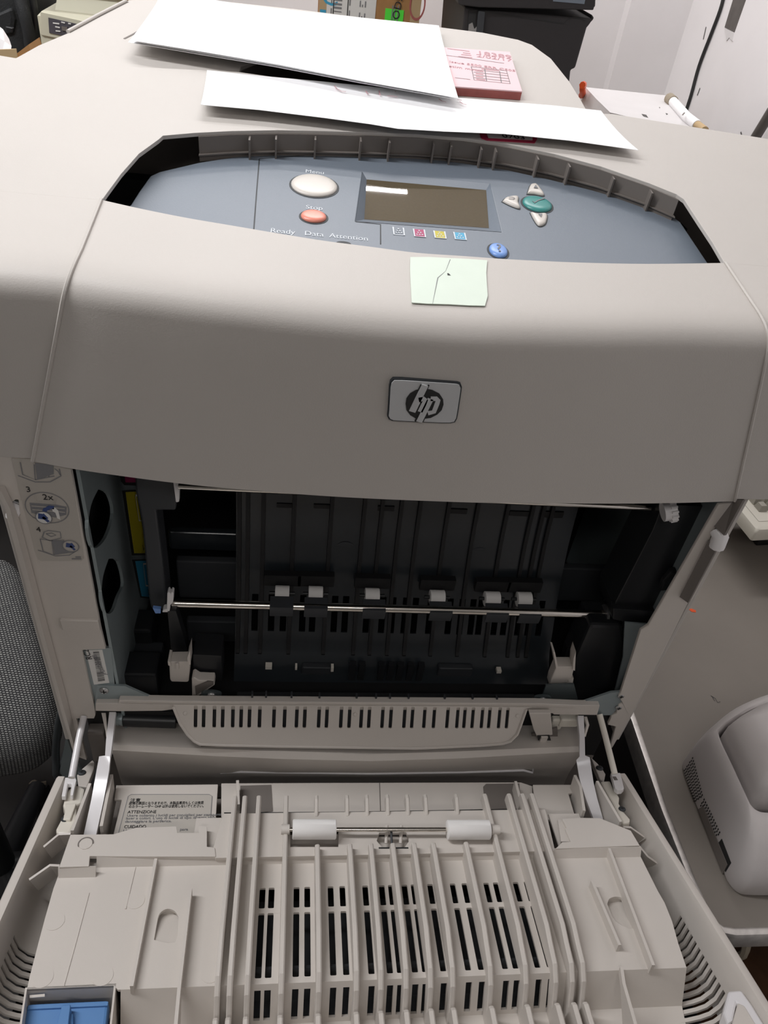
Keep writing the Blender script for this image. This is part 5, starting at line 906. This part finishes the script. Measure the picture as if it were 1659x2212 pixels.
plate('bag_pocket', YP(.975), 0, [(-0.5788,0.4569),(-0.5511,0.4697),(-0.5491,0.4511),(-0.5557,0.4313),(-0.5734,0.4282),(-0.5842,0.4374)], bag_m, bp_, t=.02, bevel=.006)
tube('bag_strap', smoothpts([(-0.5338,0.96,0.4879),(-0.5284,0.955,0.4647),(-0.526,0.955,0.4398),(-0.5281,0.96,0.4196)],4), .010, bag_m, bp_, 8)
tube('bag_piping', smoothpts([(-0.5162,0.97,0.4855),(-0.517,0.97,0.4575),(-0.523,0.97,0.4314),(-0.5323,0.97,0.4109)],4), .006, blk_m, bp_, 8)
plate('bag_buckle', YP(.95), 0, [(-0.5597,0.446),(-0.5461,0.4449),(-0.549,0.437),(-0.5598,0.4385)], blk_m, bp_, t=.006, bevel=.002)
# crumpled papers and a small carton in front of the backpack
cp_ = loft('crumpled_paper', [[(-0.558,0.9,0.4558),(-0.5442,0.89,0.4502),(-0.5352,0.88,0.4405)], [(-0.5509,0.87,0.4466),(-0.5348,0.86,0.4401),(-0.5266,0.86,0.4349)], [(-0.5508,0.85,0.4245),(-0.5336,0.84,0.4303),(-0.5241,0.85,0.4332)]], white_board_m, None, thick=.002, smooth=20); tag(cp_, 'crumpled white paper beside the black backpack', 'paper')
fz0 = [(-0.5265,0.86,0.4147)][0]
pb = thing('small_carton', 'small brown carton by the foot of the backpack', 'carton', (fz0[0],.88,RZ))
cl = [(-0.5198,0.4269),(-0.5051,0.4391),(-0.4942,0.445),(-0.4906,0.4358)]; plate('carton_side', YP(.84), 0, [(cl[0][0],RZ),(cl[0][0],cl[0][1]),(cl[2][0],cl[2][1]),(cl[3][0]+.03,RZ)], card_m, pb, t=.06)
plate('carton_flap', YP(.82), 0, [(cl[0][0]-.05,RZ),(cl[0][0]-.05,cl[0][1]+.006),(cl[0][0]+.012,cl[0][1]+.014),(cl[0][0]+.008,RZ)], tan_m, pb, t=.004)
# shipping box against the wall
sb = thing('shipping_box', 'brown shipping box with a white barcode label behind the white sheets', 'box', (.05,1.4,RZ))
BY = 1.28; q = [(-0.0634,0.4745),(-0.0498,0.4736),(0.0465,0.4732),(0.116,0.4739),(0.1349,0.4726)]
z1 = .78; qx = [p[0] for p in q]
box('box_body', (qx[0],qx[4]), (BY,BY+.3), (RZ,z1), card_m, sb, .001)
fbox('printed_edge', YP(BY), (qx[0],qx[1]), (RZ,z1), (0,.001), tan_m, sb)
wl = fbox('shipping_label', YP(BY), (qx[1],qx[2]), (RZ+.05,z1-.03), (0,.0012), wlab_m, sb)
fbox('tape_strip', YP(BY), (qx[3],qx[4]), (RZ,z1), (0,.001), tan_m, sb)
v, fs = [], []
bcx = [(-0.0355,0.4913),(-0.0203,0.4929),(-0.0094,0.4932),(-0.0022,0.4932)]
zc0, zc1 = [(-0.0326,0.4483)][0][1], .72
z_ = zc0
while z_ < zc1:
    h_ = random.choice((.0015,.0015,.003,.004)); k = len(v); v += [(bcx[0][0],BY-.002,z_),(bcx[1][0],BY-.002,z_),(bcx[1][0],BY-.002,z_+h_),(bcx[0][0],BY-.002,z_+h_)]; fs.append((k,k+1,k+2,k+3)); z_ += h_+random.choice((.002,.003,.004))
mesh_obj('barcode', v, fs, gink_m, wl)
lp0 = YP(BY-.0015)
for px in (719.5,750): xx = qx[1]+(px-705)/(810-705)*(qx[2]-qx[1]); lines('label_rule', lp0, .0004, [[(xx,zc0),(xx,zc1)]], .0018, ink_m, wl)
def lx(px): return qx[1]+(px-705)/105*(qx[2]-qx[1])
z_ = zc0
while z_ < .7:
    k_ = random.random(); lines('label_text', lp0, .0005, [[(lx(754),z_),(lx(754),z_+.012)],[(lx(776),z_),(lx(776),z_+.010+.008*k_)],[(lx(781),z_),(lx(781),z_+.016*k_+.004)],[(lx(787),z_),(lx(787),z_+.010)],[(lx(715),z_),(lx(715),z_+.012)]], .0022, gink_m, wl); z_ += .020
zl = [(0.0681,0.4857),(0.1003,0.4866)]
gl = fbox('green_label', YP(BY), ([(0.0657,0.4816)][0][0],[(0.1023,0.4853)][0][0]), ([(0.0851,0.4584)][0][1],[(0.0813,0.4909)][0][1]), (0,.0015), lime_m, sb)
text('label_text', 'ODS', lp0, [(0.0936,0.4735)][0][0], [(0.0936,0.4735)][0][1], .02, ink_m, gl, w=.001, rot=84)
for px in (846,851,858): xx = [(0.0794,0.4752),(0.084,0.4757),(0.0904,0.4763)][(846,851,858).index(px)]; lines('label_text', lp0, .001, [[(xx[0],xx[1]-.01),(xx[0],xx[1]+.022)]], .002, gink_m, gl)
text('printed_letter', 'C', YP(BY-.0012), [(-0.0622,0.4848)][0][0], [(-0.0622,0.4848)][0][1], .05, cyan_m, sb)
fbox('printed_patch', YP(BY), ([(-0.0622,0.4687)][0][0],[(-0.0505,0.4699)][0][0]), ([(-0.0534,0.4579)][0][1],[(-0.0545,0.4764)][0][1]), (.001,.0016), cyan_m, sb)
rp_ = [(0.1276,0.5033)][0]; plate('printed_ring', YP(BY), .0016, ell(rp_[0],rp_[1],.016,.027,24), dred_m, sb, t=.0005, holes=[ell(rp_[0],rp_[1],.013,.0225,24)[::-1]])
# black office machine
bd_ = thing('black_machine', 'tall black office machine with a lid standing behind the printer', 'machine', (.37,1.1,RZ))
MY = .98
mb = plate('machine_body', YP(MY), 0, [(0.1698,0.5421),(0.1935,0.5406),(0.3918,0.5475),(0.3844,0.5534),(0.3862,0.539),(0.3822,0.5332),(0.3789,0.4729),(0.3715,0.4693),(0.3769,0.4343),(0.3925,0.3353),(0.1939,0.3173),(0.174,0.4787)], bdev_m, bd_, t=.26, bevel=.004)
plate('machine_lid', YP(MY-.012), 0, [(0.1497,0.5754),(0.1564,0.5461),(0.1598,0.5445),(0.1907,0.5444),(0.3822,0.5599),(0.3827,0.569),(0.3787,0.5927)], bdev_m, bd_, t=.28, bevel=.004)
plate('lid_hinge', YP(MY-.01), 0, [(0.3772,0.5734),(0.383,0.5727),(0.3848,0.5638),(0.379,0.5645)], blk_m, bd_, t=.03, bevel=.002)
line('lid_glass', YP(MY-.0125), .0004, [(0.311,0.5681),(0.3642,0.5697)], .006, pan_m, bd_)
lines('front_seam', YP(MY), .0006, [[(0.1945,0.5394),(0.2461,0.5375),(0.3411,0.5351),(0.3452,0.5409),(0.3545,0.5451),(0.3657,0.5456),(0.3762,0.5426)], [(0.2032,0.539),(0.2018,0.5218),(0.2038,0.4953)]], .0018, lpd_m, mb)
pnl = plate('grey_column', YP(MY-.002), .004, [(0.1921,0.5398),(0.2038,0.5397),(0.2073,0.5024),(0.2036,0.4884),(0.1972,0.4878)], char_m, bd_, t=.006, bevel=.002)
plate('side_slot', YP(MY-.001), .0005, [(0.1776,0.5377),(0.1905,0.5397),(0.1915,0.5221),(0.1953,0.5146),(0.1921,0.5062),(0.1793,0.5156)], lpd_m, bd_, t=.002)
plate('bright_bracket', YP(MY-.002), .001, [(0.1804,0.5184),(0.1861,0.5216),(0.1909,0.5128),(0.1948,0.5172),(0.1945,0.5025),(0.1819,0.5012)], screw_m, bd_, t=.002)
# white sheet-covered carton with a rolled edge and an orange clip
wb = thing('white_carton', 'low carton covered with a dirty white sheet near the wall corner', 'carton', (.62,1.2,RZ))
WZ = .365
wp4 = [(0.556,1.4441),(0.7708,1.4536),(0.7172,1.1396),(0.6144,1.1647),(0.5462,1.2081)]
plate('cover_sheet', ZP(WZ), 0, [wp4[0],wp4[1],wp4[2],wp4[3],wp4[4]], white_board_m, wb, t=.004)
sd_ = [(p[0]+(.004 if i in (0,4) else -.004),p[1]) for i,p in enumerate(wp4)]
loft('carton_side', [[(p[0],p[1],WZ-.004) for p in sd_],[(p[0],p[1],RZ) for p in sd_]], taupe_m, wb, close=True, smooth=5)
loft('side_board', [[(wp4[4][0],wp4[4][1],WZ-.002),(wp4[0][0],wp4[0][1],WZ+.002)],[(wp4[4][0]-.03,wp4[4][1]-.02,RZ+.03),(wp4[0][0]-.012,wp4[0][1],RZ+.05)]], white_board_m, wb, thick=.003)
re_ = [(0.7384,1.38,0.372),(0.7354,1.3484,0.372),(0.7112,1.2026,0.372),(0.7085,1.1398,0.372),(0.7072,1.0978,0.372)]
tube('paper_roll', re_[1:4], .010, paper_m, wb, 14); tube('roll_end', re_[0:2], .012, rope_m, wb, 12); tube('cardboard_core', re_[3:5], .0085, tan_m, wb, 12)
lines('tape_edge', ZP(.383), 0, [[(0.6812,1.1628),(0.6975,1.1917)]], .003, taupe_m, wb)
for px in ([(0.6207,1.2245),(0.6296,1.2204),(0.6252,1.1961),(0.6179,1.2045)], [(0.6871,1.2589),(0.6899,1.2522),(0.6828,1.2417)], [(0.692,1.3131),(0.6928,1.3093),(0.688,1.2992)]): plate('stain', ZP(WZ), .0006, px, grime_m, wb, t=.0004)
tube('orange_clip', smoothpts([(0.5188,1.3471,0.385),(0.5335,1.3832,0.38),(0.5356,1.392,0.37),(0.5439,1.4075,0.36),(0.5497,1.4301,0.35)],4), .007, orange_m, wb, 8)

# wall fixtures
cw = tube('wall_cable', smoothpts([(0.925,1.6828,0.5625),(0.925,1.6747,0.5252),(0.925,1.6809,0.469),(0.925,1.6893,0.3994),(0.925,1.68,0.3344),(0.925,1.6784,0.289),(0.925,1.6703,0.2393)],4), .0042, ink_m, None, 8); tag(cw, 'thin black cable running down the white wall', 'cable')
br_ = plate('wall_bracket', XP(.929), 0, [(1.6341,0.5591),(1.569,0.5666),(1.5695,0.4922),(1.6284,0.4941)], bracket_m, None, t=-.014); tag(br_, 'dark iron strip fixed high on the white wall', 'bracket')
plate('torn_tape', XP(.928), 0, [(1.6247,0.4926),(1.5697,0.4921),(1.5614,0.4752),(1.5843,0.4793),(1.5928,0.4711)], white_board_m, br_, t=-.002)
rdp = [(0.9,1.2216,0.3995),(0.9,1.2461,0.3363),(0.9,1.2698,0.2861)]
rd = tube('iron_bar', [rdp[0],rdp[1],rdp[2]], .011, bracket_m, None, 8); tag(rd, 'dark grey iron bar leaning on the white wall', 'bar')
lines('wall_mark', XP(.929), 0, [[(1.3685,0.3221),(1.359,0.3175)], [(1.8802,0.3728),(1.8697,0.377)], [(1.6505,0.3562),(1.6522,0.3385)], [(1.7314,0.4801),(1.7239,0.4535)]], .004, grime_m, None)['kind'] = 'structure'
